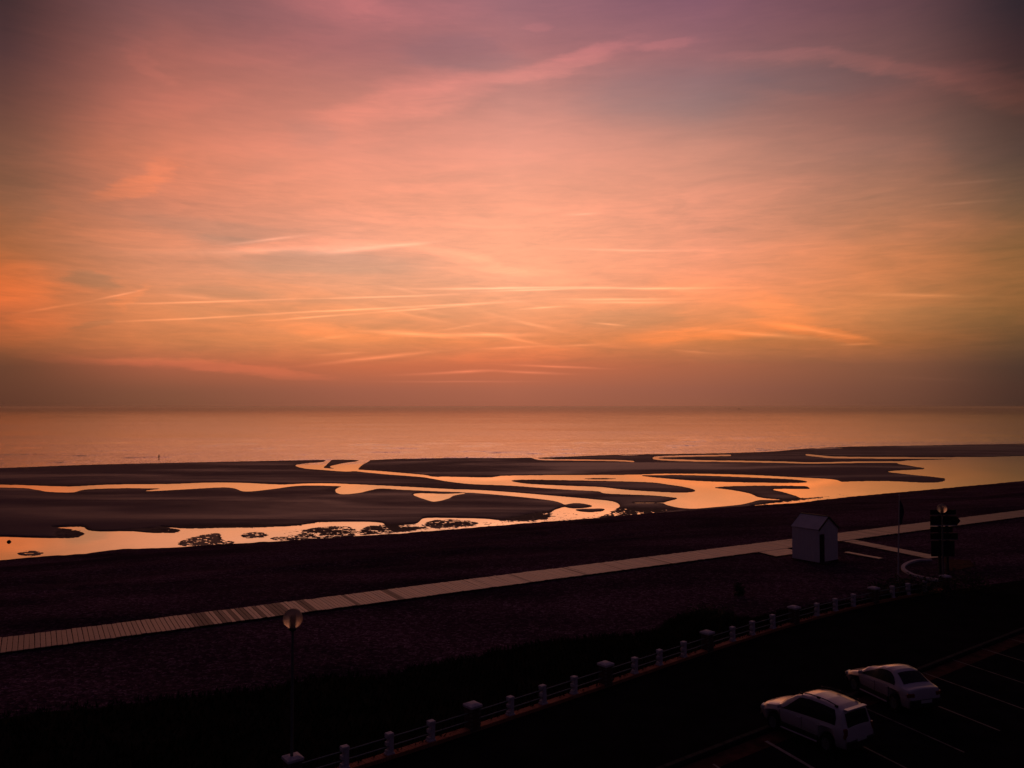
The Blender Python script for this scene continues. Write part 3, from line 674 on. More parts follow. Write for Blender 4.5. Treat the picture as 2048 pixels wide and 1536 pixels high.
def build_flat():
    pxs = np.arange(-400, 2560, 2.1); pys = np.concatenate([np.arange(868, 905, .7), np.arange(905, 1135, .8), np.arange(1135, 1175, 4.)])
    PX, PY = np.meshgrid(pxs, pys)
    X, Y = plane_pts(PX, PY, ZW)
    m = samp(MASK, PX, PY); rip = samp(RIP, PX, PY); wide = samp(WIDE, PX, PY); soft = samp(SOFT, PX, PY)
    f = m*2 - 1
    r = fbm(X*1.5, Y*1.7, 3, 41, .85)
    r2 = fbm(X*.09, Y*.13, 4, 77)
    f = f*(1 - .55*rip) + rip*(r*2.3 + r2*.8 - .05) + .10*r*(1-np.abs(f))
    sand = np.clip(-f, 0, 1.5)
    und = fbm(X*.035, Y*.06, 4, 13)
    dry = (1 - wide)**1.5 * (1 - rip)
    z = np.where(f < 0, ZW + .012 + .045*(1 - soft)**1.3*(1-.72*np.clip(rip*1.3, 0, 1))*(1+.35*r2) + .22*dry*smooth(.2, 1, sand)*(und*.8+.8), ZW - .22*np.clip(f, 0, 1))
    z = np.where((f < 0), np.maximum(z, ZW + .012), z)
    V = np.stack([X, Y, z], -1).reshape(-1, 3)
    o = link_mesh('tidal_sand_flat', grid_mesh('tidal_sand_flat', V, len(pys), len(pxs)), None, M['sand']); tag(o, kind='structure')
build_flat()

# water: the sea beyond the outer bar and the still pools inside it, both at the same level
SPLIT = [(-1200,985),(-400,956),(0,948),(300,938),(600,930),(900,926),(1300,914.5),(1600,903),(1800,898),(2048,893),(2600,876),(3400,856)]
def build_water():
    c = catmull(SPLIT, 10, closed=False)
    # pools
    near = [(-1400, 1260), (3600, 1000)]
    xs = c[:, 0]
    rows = []
    for k in np.linspace(0, 1, 6):
        yb = np.interp(xs, [-1200, 3400], [1230, 1030])
        py = c[:, 1]*(1-k) + yb*k
        X, Y = plane_pts(xs, py, ZW); rows.append(np.stack([X, Y, np.full_like(X, ZW)], -1))
    V = np.array(rows).reshape(-1, 3)
    o = link_mesh('tide_pool_water', grid_mesh('tide_pool_water', V, 6, len(xs)), None, M['pool']); tag(o, kind='structure')
    # sea: adaptive sheet out to the horizon with low surf lines near the shore
    pxs = np.concatenate([np.linspace(-1200, -60, 60), np.arange(-50, 2100, 4.), np.linspace(2110, 3400, 60)])
    yb = np.interp(pxs, c[:, 0], c[:, 1])
    fr = np.concatenate([1 - (1-np.linspace(0, 1, 300))**1.0])
    rows = []
    ytop = 813.9
    for k in fr:
        if k < .85:
            py = yb - (yb - 838)*(k/.85)
        else:
            q = (k-.85)/.15
            py = 838 - (838-ytop)*(1-(1-q)**1.6)
        py = py + 0*pxs
        X, Y = plane_pts(pxs, py, ZW)
        dist = np.sqrt(X*X+Y*Y)
        Xs, Ys = X, Y
        nn = X*N.x + Y*N.y; tt = X*U.x + Y*U.y
        sx, sy = plane_pts(pxs, yb, ZW)
        off = Y - sy                                  # metres beyond the split line
        env = smooth(0, 12, off) * smooth(320, 60, off)
        ph = fbm(tt*.012, nn*.02, 3, 31)
        w = np.sin(off*.42 + 5.5*ph + .01*tt)
        crest = np.clip(w, 0, 1)**6 * smooth(-.05, .6, fbm(tt*.06, off*.08, 4, 63))
        z = ZW + env*.42*crest + .06*env*fbm(tt*.3, nn*.6, 2, 8)
        z = np.where(off <= 0.01, ZW, z)
        rows.append(np.stack([X, Y, z], -1))
    V = np.array(rows).reshape(-1, 3)
    o = link_mesh('sea', grid_mesh('sea', V, len(fr), len(pxs)), None, M['sea']); tag(o, kind='structure')
build_water()
# seabed / far ground under everything
def sheet(name, pts, z, m, kind='structure', parent=None):
    me = bpy.data.meshes.new(name); me.from_pydata([(p[0], p[1], z) for p in pts], [], [tuple(range(len(pts)))])
    if me.polygons[0].normal.z < 0: me.flip_normals()
    o = link_mesh(name, me, parent, m)
    if kind: tag(o, kind=kind)
    return o
sheet('seabed', [(-40000,-2000),(40000,-2000),(40000,45000),(-40000,45000)], ZW - 1.4, M['soil'])

# ------------------------------------------------------------------ fence line frame
FENCE = [('pillar',(585,1567)),('post',(690.4,1531.6)),('post',(779.8,1503.8)),('post',(861.9,1478.9)),('pillar',(943.9,1463)),
         ('post',(1020.4,1427)),('post',(1086.4,1405.8)),('post',(1147.7,1386.3)),('pillar',(1212,1367)),('post',(1269.8,1347.2)),('post',(1318.6,1329)),
         ('post',(1367.4,1313)),('pillar',(1415,1297.5)),('post',(1464.5,1280.5)),('post',(1502.8,1267)),('post',(1544,1254.5)),('pillar',(1585,1241)),
         ('post',(1632.6,1230)),('post',(1672,1222)),('post',(1709.5,1214)),('pillar',(1749,1203)),('post',(1787.7,1196)),('post',(1819,1190)),('post',(1850,1183)),('pillar',(1886,1175))]
fpts = [P(x, y, .16) for _, (x, y) in FENCE]
# straighten a little: quadratic fit in world space
fx = np.array([p.x for p in fpts]); fy = np.array([p.y for p in fpts])
cf = np.polyfit(fx, fy, 3)
def fence_y(x): return float(np.polyval(cf, x))
def fence_dir(x):
    d = float(np.polyval(np.polyder(cf), x)); v = Vector((1, d, 0)); v.normalize(); return v
x0f, x1f = fx[0], fx[-1]
slope0 = fence_dir(x0f); slope1 = fence_dir(x1f)
def fence_pt(x):
    if x < x0f: k = (x - x0f)/slope0.x; return Vector((x0f, fence_y(x0f), 0)) + slope0*k
    if x > x1f: k = (x - x1f)/slope1.x; return Vector((x1f, fence_y(x1f), 0)) + slope1*k
    return Vector((x, fence_y(x), 0))
def fdir(x): return slope0 if x < x0f else (slope1 if x > x1f else fence_dir(x))

# promenade and car park sheets (landward of the fence)
fl = [fence_pt(x) for x in np.linspace(-60, 130, 60)]
GZ = 0.0
sheet('promenade_pavement', [(p.x, p.y) for p in fl] + [(140, -40), (-80, -40)], .012, M['pave'])
# kerb line through traced points
K1 = P(1500, 1474, 0); K2 = P(1893.8, 1321, 0); kd = (K2-K1).normalized(); kn = Vector((-kd.y, kd.x, 0))
def kp(s, o): q = K1 + kd*s + kn*o; return (q.x, q.y)
sheet('car_park', [kp(-80, -.2), kp(120, -.2), kp(120, -60), kp(-80, -60)], .016, M['asphalt'])
sheet('brick_gutter', [kp(-40, -.22), kp(60, -.22), kp(60, -.95), kp(-40, -.95)], .020, M['brickpave'])
kerb = empty('kerb', (0,0,0)); tag(kerb, kind='structure')
kl = .98
kmesh = None
for i in range(-26, 50):
    c = K1 + kd*(i*1.0)
    if kmesh is None:
        kmesh = MB().box((0,0,.065), (kl, .2, .13)).mesh('kerb_stone', bevel=.012); kmesh.materials.append(M['kerb'])
    o = link_mesh('kerb_stone', kmesh, kerb); o.location = (c.x, c.y, .016); o.rotation_euler = (0,0,math.atan2(kd.y, kd.x))
# bay lines
lines = [((1430,1531),(1500,1575)),((1532,1482),(1625,1534)),((1746,1423.5),(1842.5,1466.6)),((1846,1345.6),(1975,1394)),((1912,1323),(2000,1356)),((1973,1300.5),(2060,1331))]
bl = empty('parking_bay_lines'); tag(bl, kind='structure')
dA = (P(1842.5,1466.6,.02)-P(1746,1423.5,.02)).normalized()
bays = []
sA = P(1532,1482,.022); sC = P(1846,1345,.022); step = (sC - sA)/4
for k in range(-3, 9):
    s = sA + step*k
    bays.append(s)
    w = .045 if k != 0 else .075
    e = s + dA*5.0; q = Vector((-dA.y, dA.x, 0))*w
    me = bpy.data.meshes.new('bay_line'); me.from_pydata([(s+q)[:], (s-q)[:], (e-q)[:], (e+q)[:]], [], [(0,1,2,3)])
    for v in me.vertices: v.co.z = .0245
    if me.polygons[0].normal.z < 0: me.flip_normals()
    link_mesh('bay_line', me, bl, M['paint_fresh'] if k in (0, -1) else M['paint'])

# grass strip between fence and shingle
GB = [(-300,1480),(0,1420),(250,1400),(500,1382),(620,1362),(700,1352),(770,1345),(830,1327),(900,1312),(1000,1290),(1060,1280),(1120,1270),(1200,1262),(1280,1264),(1320,1255),(1350,1236),(1400,1226),(1450,1226),(1500,1240),(1560,1226),(1650,1215),(1750,1198),(1860,1180)]
gb = [P(x, y, .03) for x, y in catmull(GB, 4, closed=False)]
gpoly = [(p.x + .15*math.sin(i*1.7), p.y + .15*math.cos(i*2.3)) for i, p in enumerate(gb)]
fpl = [fence_pt(x) for x in np.linspace(gb[0].x - 6, gb[-1].x, 50)]
def build_turf():
    # rows between boundary and fence
    A = np.array([(p[0], p[1]) for p in gpoly]); xs = np.linspace(A[0,0], A[-1,0], 260)
    rows = []
    yt = np.interp(xs, A[:,0], A[:,1]) + 1.1*fbm(xs*.22, xs*0, 4, 4)
    yf = np.array([fence_pt(x).y for x in xs])
    yf = np.minimum(yf, yt + 0) 
    for k in np.linspace(0, 1, 24):
        Y = yf*(1-k) + yt*k
        edge = np.minimum(k, 1-k)*2
        zz = .02 + .20*smooth(0, .5, edge)*(.6 + .5*fbm(xs*.3, Y*.3, 4, 55)) if 0 < k < 1 else np.full_like(xs, -.08 if k == 1 else .05)
        rows.append(np.stack([xs, Y, zz], -1))
    V = np.array(rows)
    o = link_mesh('turf_bank', grid_mesh('turf_bank', V.reshape(-1,3), 24, 260), None, M['soil']); tag(o, kind='structure')
    # grass tufts
    rg = np.random.RandomState(3)
    vs = []; fs = []
    nT = 15000
    I = rg.randint(0, 259, nT); J = rg.rand(nT)
    for i, j in zip(I, J):
        jj = min(int(j*23), 22)
        p = V[jj, i]*(1-(j*23-jj)) + V[jj+1, i]*(j*23-jj)
        if p[1] < 18 : continue
        h = .10 + .22*rg.rand()
        for q in range(2):
            a = rg.rand()*6.283; w = .03 + .03*rg.rand(); lx, ly = rg.randn(2)*.09
            b = len(vs)
            vs += [(p[0]-w*math.cos(a), p[1]-w*math.sin(a), p[2]-.03), (p[0]+w*math.cos(a), p[1]+w*math.sin(a), p[2]-.03), (p[0]+lx, p[1]+ly, p[2]+h)]
            fs.append((b, b+1, b+2))
    me = bpy.data.meshes.new('grass'); me.from_pydata(vs, [], fs)
    o = link_mesh('grass', me, None, M['grassm']); tag(o, 'dark rough grass between the white railing and the shingle', 'grass', kind='stuff')
build_turf()

# ------------------------------------------------------------------ boardwalk
BWW = 2.95; PITCHB = .24
def build_boardwalk():
    bw = empty('boardwalk', (BW0.x, BW0.y, 0), ANG); tag(bw, kind='structure')
    meshes = []
    for k, m in enumerate(PL):
        for L in (0.0, .035):
            me = MB().box((0, BWW/2, 0), (PITCHB-.026, BWW + L, .045)).mesh('plank', bevel=.006); me.materials.append(m); meshes.append(me)
    n0 = -12
    # dark boards seen in the photograph, measured along the path
    def t_of(px, py): return (P(px, py, .1) - BW0).dot(U)
    dark = [(t_of(400,1243), .42), (t_of(446,1236), .16), (t_of(470,1232), .14), (t_of(493,1229), .22), (t_of(515,1225),.12), (t_of(553,1218), .5), (t_of(615,1213), .16), (t_of(790,1192), .3), (t_of(1230,1135), .2), (t_of(1320,1122), .2), (t_of(700,1200),.12)]
    total = int((t_of(2048,1033) + 30)/PITCHB)
    total += 180
    rest = MB()
    r = random.Random(5)
    for i in range(total - n0):
        s = (i + n0 + .5)*PITCHB
        olive = any(abs(s - c) < w for c, w in dark)
        kk = 4 if olive and r.random() < .8 else (5 if olive else r.choices([0,1,2,3,5,4], [5,6,5,4,.5,.15])[0])
        dy = r.gauss(0, .03); dz = r.uniform(-.004, .004)
        if i < 300:
            o = link_mesh('plank', meshes[kk*2 + r.randint(0,1)], bw); o.location = (s, dy, .10 + dz); o.rotation_euler = (r.uniform(-.003,.003), r.uniform(-.01,.01), r.uniform(-.004,.004))
        else:
            rest.box((s, BWW/2 + dy, .10+dz), (PITCHB-.026, BWW, .045), r.uniform(-.004,.004))
    me = rest.mesh('plank_run')
    for m in PL: me.materials.append(m)
    r = random.Random(8)
    for b in range(0, len(me.polygons), 6):
        k = r.choices([0,1,2,3,5,4], [5,6,5,4,.25,.03])[0]
        for q in range(b, min(b+6, len(me.polygons))): me.polygons[q].material_index = k
    o = link_mesh('plank_run', me, bw); o['kind'] = 'stuff'
    b = MB()
    for yy in (.2, 1.0, 1.95, 2.75): b.box(((total*PITCHB)/2 - 2, yy, .02), (total*PITCHB, .09, .11))
    b.build('bearer', M['dark_wood'], bw)
build_boardwalk()

def plank_strip(root, a, b, width, nmax=300, zc=.09, pitch=.2, seed=1, skew=0):
    """boards laid across the line a-b (world), children of root at origin"""
    a = Vector(a); b = Vector(b); d = (b-a); L = d.length; d.normalize(); ang = math.atan2(d.y, d.x)
    n = int(L/pitch); r = random.Random(seed)
    ms = {}
    for i in range(n):
        k = r.choices([0,1,2,3,5,4], [5,6,5,4,.8,.4])[0]
        if k not in ms:
            ms[k] = MB().box((0,0,0), (pitch-.014, width, .045)).mesh('plank', bevel=.006); ms[k].materials.append(PL[k])
        c = a + d*((i+.5)*pitch)
        o = link_mesh('plank', ms[k], root); o.location = (c.x, c.y, zc + r.uniform(-.003,.003)); o.rotation_euler = (0,0,ang + skew)

# branch from the boardwalk past the hut to the promenade
s1 = P(1690, 1080, .06); s2 = P(1872, 1116, .06)
side = empty('side_boardwalk'); tag(side, kind='structure')
plank_strip(side, s1, s2, 1.55, zc=.065, seed=3)
MB().box(((s1.x+s2.x)/2, (s1.y+s2.y)/2, .01), ((s2-s1).length, 1.0, .06), math.atan2((s2-s1).y, (s2-s1).x)).build('bearer', M['dark_wood'], side)

# ------------------------------------------------------------------ beach hut
def build_hut():
    c0 = P(1638, 1127.5, .05)                       # near corner
    ce = P(1676, 1118.5, .05); cl = P(1583, 1119, .05)
    e = (ce - c0); wd = 2.45; ang = math.atan2(e.y, e.x)
    ang = R(35)
    dp = 2.35
    root = empty('beach_hut', (c0.x, c0.y, .05), ang)
    tag(root, 'small white gabled beach hut beside the boardwalk', 'beach hut')
    WH = 2.50; AP = 3.36
    # floor
    MB().box((wd/2, dp/2, .04), (wd+.16, dp+.16, .08)).build('floor', M['dark_wood'], root)
    z0 = .08
    # walls: long side x=0, far long side x=wd, back y=dp, front y=0 (gable)
    t = .05
    MB().box((t/2, dp/2, z0+WH/2), (t, dp-2*t, WH)).build('wall', M['hut_wall'], root)
    MB().box((wd-t/2, dp/2, z0+WH/2), (t, dp-2*t, WH)).build('wall', M['hut_wall'], root)
    def gable(y, opening):
        b = MB()
        if opening:
            x0, x1, hd = .10, .74, 2.12
            parts = [[(0,z0),(x0,z0),(x0,z0+WH),(0,z0+WH)], [(x0,z0+hd),(x1,z0+hd),(x1,z0+WH),(x0,z0+WH)], [(x1,z0),(wd,z0),(wd,z0+WH),(x1,z0+WH)], [(0,z0+WH),(wd,z0+WH),(wd/2,z0+AP)]]
        else:
            parts = [[(0,z0),(wd,z0),(wd,z0+WH),(wd/2,z0+AP),(0,z0+WH)]]
        for p in parts:
            n = len(p)
            b.add([(x, y, z) for x, z in p] + [(x, y+t, z) for x, z in p], [tuple(range(n)), tuple(range(2*n-1, n-1, -1))] + [(k, (k+1) % n, n+(k+1) % n, n+k) for k in range(n)])
        return b.build('wall', M['hut_wall'], root)
    gable(0, True); gable(dp-t, False)
    # cladding boards standing proud of the two walls in view
    nb = 12; bwid = dp/nb
    cm = MB().box((0,0,WH/2), (.018, bwid-.018, WH-.02)).mesh('cladding_board'); cm.materials.append(M['hut_wall'])
    for i in range(nb):
        o = link_mesh('cladding_board', cm, root); o.location = (-.010, (i+.5)*bwid, z0+.01)
    xs = np.arange(.74+.09, wd-.03, .19)
    for i, x in enumerate(xs):
        h = WH + (AP-WH)*(1-abs(x-wd/2)/(wd/2)) - .12
        MB().box((x, -.010, z0+h/2), (.172, .018, h)).build('cladding_board', M['hut_wall'], root)
    # door: dark, set back in its opening
    d = MB().box((.42, .035, z0+1.05), (.62, .03, 2.08)).build('door', M['black'], root)
    MB().tube((.66, .02, z0+1.0), (.66, -.03, z0+1.0), .02).build('handle', M['dark_metal'], d)
    # roof slabs with overhang
    ov = .05; rt = .05
    sl = (AP-WH)/(wd/2)
    for s in (0, 1):
        b = MB()
        if s == 0: xa, xb = -.08, wd/2
        else: xa, xb = wd+.10, wd/2
        za = z0 + AP - sl*abs(xa-wd/2) + .012; zb = z0 + AP + .012
        vs = [(xa,-ov,za),(xb,-ov,zb),(xb,dp+ov,zb),(xa,dp+ov,za)]
        b.add(vs + [(x,y,z+rt) for x,y,z in vs], [(0,1,2,3),(7,6,5,4),(0,4,5,1),(1,5,6,2),(2,6,7,3),(3,7,4,0)])
        r_ = b.build('roof', M['hut_roof'], root)
        # barge boards
        for yy in (-ov-.03, dp+ov+.004):
            q = MB(); vv = [(xa,yy,za-.10),(xb,yy,zb-.10),(xb,yy+.025,zb-.10),(xa,yy+.025,za-.10)]
            q.add(vv + [(x,y,z+.17) for x,y,z in vv], [(0,1,2,3),(7,6,5,4),(0,4,5,1),(1,5,6,2),(2,6,7,3),(3,7,4,0)])
            q.build('barge_board', M['black'], root)
    MB().box((wd/2, dp/2, z0+AP+.055), (.16, dp+2*ov+.04, .05)).build('ridge_cap', M['black'], root)
    # step by the gable
    MB().box((.42, -.32, .04), (.8, .35, .10)).build('step', M['dark_wood'], root)
    return root
build_hut()
# boarded apron from the boardwalk to the hut
ap = empty('hut_deck'); tag(ap, kind='structure')
a1 = P(1522, 1104, .06); a2 = P(1584, 1119.5, .06)
def apron():
    c = [P(1518,1104,.1), P(1586,1121,.1)]
    d = (c[1]-c[0]); L = d.length; d.normalize()
    back = (P(1600,1096,.1) - P(1545,1106,.1))
    # boards parallel to the boardwalk, filling the wedge between walkway edge and hut
    r = random.Random(12)
    for i in range(10):
        off = .10 + i*.2
        # line at distance off landward of the walkway edge
        k = off/ (-(d.dot(N)))
        s = c[0] + d*k
        ln = 3.3
        ctr = s + U*(ln/2)
        if k > L: break
        me = MB().box((0,0,0), (ln, .186, .045)).mesh('plank', bevel=.006); me.materials.append(PL[r.choice([0,1,2,3])])
        o = link_mesh('plank', me, ap); o.location = (ctr.x, ctr.y, .085); o.rotation_euler = (0,0,ANG)
apron()
# loose pale board lying on the shingle
q1 = P(1692, 1105.5, .03); q2 = P(1762, 1118.5, .03); qd = q2-q1
b = MB().box((0,0,.05), (qd.length, .55, .07)).build('duckboard', PL[3], None, bevel=.01)
b.location = ((q1.x+q2.x)/2, (q1.y+q2.y)/2, .02); b.rotation_euler = (0,0,math.atan2(qd.y, qd.x)); tag(b, 'short pale board lying on the shingle right of the beach hut', 'board')

# paved apron with curved kerb by the signs
def curve_kerb():
    pts = catmull([(1862,1119),(1835,1120),(1815,1126),(1806,1134),(1812,1142),(1830,1150),(1856,1156),(1890,1161)], 8, closed=False)
    w = [P(x, y, .1) for x, y in pts]
    b = MB()
    for p, q in zip(w[:-1], w[1:]):
        d = q-p; b.box(((p.x+q.x)/2, (p.y+q.y)/2, .06), (d.length+.04, .26, .16), math.atan2(d.y, d.x))
    o = b.build('curved_kerb', M['concrete'], None); tag(o, 'low pale curved kerb sweeping round the foot of the direction signs', 'kerb')
    pv = [P(x, y, 0) for x, y in [(1868,1113),(1900,1120),(1940,1122),(1950,1134),(1900,1144),(1893,1128)]]
    sheet('path', [(p.x, p.y) for p in pv], .06, M['brickpave'])
curve_kerb()

# ------------------------------------------------------------------ seafront railing
def build_fence():
    root = empty('seafront_railing', (0,0,0)); tag(root, 'white posts and brick pillars with two thin green rails along the promenade', 'railing')
    # post with notched seaward-left side
    b = MB()
    b.box((0,0,.03), (.30,.26,.06)); b.box((.035,0,.36), (.17,.20,.60)); b.box((0,0,.69), (.27,.24,.06), taper=.9); 
    b.box((-.09,0,.11), (.09,.18,.10)); b.box((-.09,0,.37), (.09,.18,.13)); b.box((-.09,0,.615), (.09,.18,.09))
    post = b.mesh('post', bevel=.008); post.materials.append(M['concrete'])
    pilb = MB().box((0,0,.42), (.42,.42,.84)).mesh('pillar'); pilb.materials.append(M['mortar'])
    cap = MB().box((0,0,.05), (.54,.54,.10)).box((0,0,.125), (.48,.48,.05), taper=.55).mesh('cap', bevel=.012); cap.materials.append(M['concrete'])
    course = []
    # brick courses on pillars: bricks proud of the mortar core
    br = MB()
    for c in range(11):
        z = .04 + c*.077
        for s in range(4):
            for k in range(3):
                off = (-.145 + k*.145) + (.06 if c % 2 else -.0)
                L = .128
                if abs(off)+L/2 > .222: L = 2*(.222-abs(off)); 
                if L < .04: continue
                x, y = off, -.214
                a = s*math.pi/2
                br.box((x*math.cos(a)-y*math.sin(a), x*math.sin(a)+y*math.cos(a), z+.0325), (L, .02, .062), a)
    brm = br.mesh('brickwork'); brm.materials.append(M['brick_dark'])
    xs = []
    for (kind, _), p in zip(FENCE, fpts):
        q = fence_pt(p.x); d = fdir(p.x); a = math.atan2(d.y, d.x)
        xs.append(p.x)
        if kind == 'post':
            o = link_mesh('post', post, root); o.location = (q.x, q.y, .14); o.rotation_euler = (rnd.gauss(0,.018),rnd.gauss(0,.018),a + rnd.gauss(0,.04)); o.scale = (1,1,rnd.uniform(.96,1.03))
        else:
            o = link_mesh('pillar', pilb, root); o.location = (q.x, q.y, .05); o.rotation_euler = (0,0,a)
            w = link_mesh('brickwork', brm, o); w['kind'] = 'stuff'
            c = link_mesh('cap', cap, o); c.location = (0,0,.845)
    xs2 = [xs[0]-1.3] + xs
    for xa, xb in zip(xs2[:-1], xs2[1:]):
        a = fence_pt(xa); b_ = fence_pt(xb)
        for z in (.40, .70):
            MB().tube((a.x, a.y, z), (b_.x, b_.y, z), .022, n=8).build('rail', M['rail'], root)
    # brick coping course the posts stand on
    mb = MB(); x = xs[0] - 2.5
    s = 0; r = random.Random(4)
    while x < xs[-1]:
        p = fence_pt(x); d = fdir(x)
        mb.box((p.x, p.y, .075 + r.uniform(-.004,.004)), (.098, .34 + r.uniform(-.01,.01), .15), math.atan2(d.y, d.x))
        x += .112*d.x
    o = mb.build('brick_coping', M['brick'], root); o['kind'] = 'stuff'
build_fence()

# ------------------------------------------------------------------ street lamps
def make_lamp(name, px_globe, py_globe, px_base, py_base, grad, label):
    q = P(px_base, py_base, .05)
    r = ray(px_globe, py_globe); k = math.hypot(q.x, q.y)/math.hypot(r[0], r[1]); zg = H + r[2]*k
    root = empty('street_lamp', (q.x, q.y, .02)); tag(root, label, 'street lamp', 'globe street lamps along the promenade')
    h = zg - .02
    MB().lathe([(.0,0),(.11,0),(.11,.05),(.085,.10),(.08,.75),(.06,.85),(.05,.9),(.048,h*.6),(.040,h-grad-.10),(.0,h-grad-.10)], 14).build('pole', M['pole'], root, smooth=True)
    MB().lathe([(0,0),(.055,0),(.12,.05),(.135,.10),(.10,.12),(0,.12)], 18, (0,0,h-grad-.10)).build('collar', M['dark_metal'], root, smooth=True)
    prof = [(grad*math.sin(math.pi*t), -grad*math.cos(math.pi*t)) for t in np.linspace(.13, 1, 26)]
    g = MB().lathe(prof, 36, (0,0,h)).build('globe', M['globe'], root, smooth=True)
    MB().lathe([(0,0),(.09,0),(.09,grad*1.10),(.06,grad*1.25),(0,grad*1.25)], 14, (0,0,h-grad+.02)).build('lamp_holder', M['brick_dark'], root, smooth=True)
    MB().lathe([(0,0),(.14,0),(.14,.03),(0,.03)], 14, (0,0,0)).build('base_plate', M['dark_metal'], root)
    return root
lp0 = P(585, 1567, .05)
make_lamp('street_lamp', 582, 1237, 583, 1576, .305, 'tall lamp with a white globe in front of the boardwalk, nearest the camera')
make_lamp('street_lamp', 1886.5, 1017, 1886.5, 1180, .30, 'lamp with a white globe rising above the dark direction signs')

# ------------------------------------------------------------------ flagpole, flag, signs
fb = P(1796, 1161, .03)
def height_at(base, py):
    r = ray(1024, py); k = base.y/r[1]; return H + r[2]*k
ft = height_at(fb, 992)
root = empty('flagpole', (fb.x, fb.y, 0)); tag(root, 'slim pale flagpole between the beach hut and the direction signs', 'flagpole')
lean = (5.0/FPX)*fb.y
MB().tube((0,0,0), (lean,0,ft), .055, .03, 12).build('pole', M['flagpole'], root, smooth=True)
MB().lathe([(0,0),(.05,.02),(.06,.06),(.04,.10),(0,.12)], 12, (lean,0,ft)).build('finial', M['flagpole'], root, smooth=True)
MB().lathe([(0,0),(.12,0),(.12,.05),(.07,.09),(0,.09)], 12).build('base', M['concrete'], root)
def flag():
    z1 = height_at(fb, 1000); z0 = height_at(fb, 1048)
    vs = []; nr, nc = 16, 12
    for i in range(nr):
        k = i/(nr-1)
        for j in range(nc):
            u = j/(nc-1)
            w = .26*(.35+.65*math.sin(math.pi*min(1, k*1.15+.05)))
            vs.append((lean*.95 + .04 + w*u, .07*math.sin(u*9 + k*2)*(.3+k), z1 - (z1-z0)*k - .18*u*(1-k)))
    V = np.array(vs); me = bpy.data.meshes.new('flag')
    me.from_pydata(vs, [], [(i*nc+j, i*nc+j+1, (i+1)*nc+j+1, (i+1)*nc+j) for i in range(nr-1) for j in range(nc-1)])
    for p in me.polygons: p.use_smooth = True
    o = link_mesh('flag', me, None, M['navy']); o.location = (fb.x, fb.y, 0)
    md = o.modifiers.new('thickness', 'SOLIDIFY'); md.thickness = .006
    tag(o, 'dark navy flag hanging limp from the slim flagpole', 'flag')
flag()

def build_signs():
    b = P(1888, 1163, .03)
    root = empty('direction_sign', (b.x, b.y, 0), R(2)); tag(root, 'stack of dark direction panels with pale borders on two posts', 'sign')
    m = b.y/FPX     # metres per photo pixel here
    def X(px): return (px-1888)*m
    def Z(py): return height_at(b, py)
    for px in (1880, 1895): MB().box((X(px), 0, Z(1030)/2), (.16, .16, Z(1030))).build('post', M['dark_metal'], root, bevel=.01)
    def arrow(z0, z1, x0, x1, tip, border):
        pts = [(x0,z0),(x1,z0),(tip,(z0+z1)/2),(x1,z1),(x0,z1)] if tip else [(x0,z0),(x1,z0),(x1,z1),(x0,z1)]
        n = len(pts)
        q = MB(); q.add([(x,-.14,z) for x,z in pts]+[(x,-.10,z) for x,z in pts], [tuple(range(n)), tuple(range(2*n-1,n-1,-1))]+[(k,(k+1)%n,n+(k+1)%n,n+k) for k in range(n)])
        o = q.build('panel', M['sign_blue'], root)
        if border:
            e = MB(); e.box(((x0+x1)/2, -.146, z0+.03), (x1-x0-.04, .008, border)); e.build('border', M['sign_edge'], o)
        return o
    arrow(Z(1030), Z(1019), X(1860), X(1912), 0, .015)
    arrow(Z(1051), Z(1031.5), X(1860), X(1913), X(1921), .05)
    arrow(Z(1064), Z(1052.5), X(1860), X(1905), 0, 0)
    arrow(Z(1079), Z(1065.5), X(1860), X(1915), 0, .015)
    arrow(Z(1112), Z(1080.5), X(1861), X(1908), 0, 0)
build_signs()

# ------------------------------------------------------------------ shrubs near the right end of the railing
def bush(p, rx, rz, label, seed, n=420):
    r = random.Random(seed)
    root = empty('bush', (p.x, p.y, 0)); tag(root, label, 'bush', 'dark bushes by the railing')
    st = MB()
    for k in range(6):
        a = r.uniform(0, 6.28); st.tube((0,0,-.05), (math.cos(a)*rx*.6, math.sin(a)*rx*.6, rz*.8), .025, .008, 5)
    st.build('stem', M['bark'], root)
    vs = []; fs = []
    for k in range(n):
        cl = r.randint(0, 8); a = cl*.7 + r.gauss(0,.3); rad = rx*(.55 if cl else .1)
        c = Vector((math.cos(a)*rad + r.gauss(0,rx*.3), math.sin(a)*rad + r.gauss(0,rx*.3), abs(r.gauss(.45,.28))*rz + .05))
        d = Vector((r.gauss(0,1), r.gauss(0,1), r.gauss(.3,.8))).normalized(); s = r.uniform(.05,.12)
        u = d.orthogonal().normalized()*s*.45; b = len(vs)
        vs += [(c-d*s)[:], (c+u)[:], (c+d*s)[:], (c-u)[:]]; fs.append((b,b+1,b+2,b+3))
    me = bpy.data.meshes.new('foliage'); me.from_pydata(vs, [], fs); link_mesh('foliage', me, root, M['leaf'])
bush(P(1479,1192,0), .35, .8, 'small lone dark bush on the shingle above the railing', 1, 260)
bush(P(1778,1186,0), 1.1, .75, 'low dark bush below the flagpole', 2)
bush(P(1812,1180,0), 1.2, .9, 'dark bush between the flagpole and the curved kerb', 3)
bush(P(1860,1190,0), 1.5, 1.1, 'broad dark bush below the direction signs', 4, 700)
bush(P(1935,1180,0), 1.7, 1.2, 'large dark bush right of the direction signs', 5, 800)
bush(P(1420,1238,0), 1.4, .6, 'low spreading dark bush behind the middle of the railing', 6, 600)

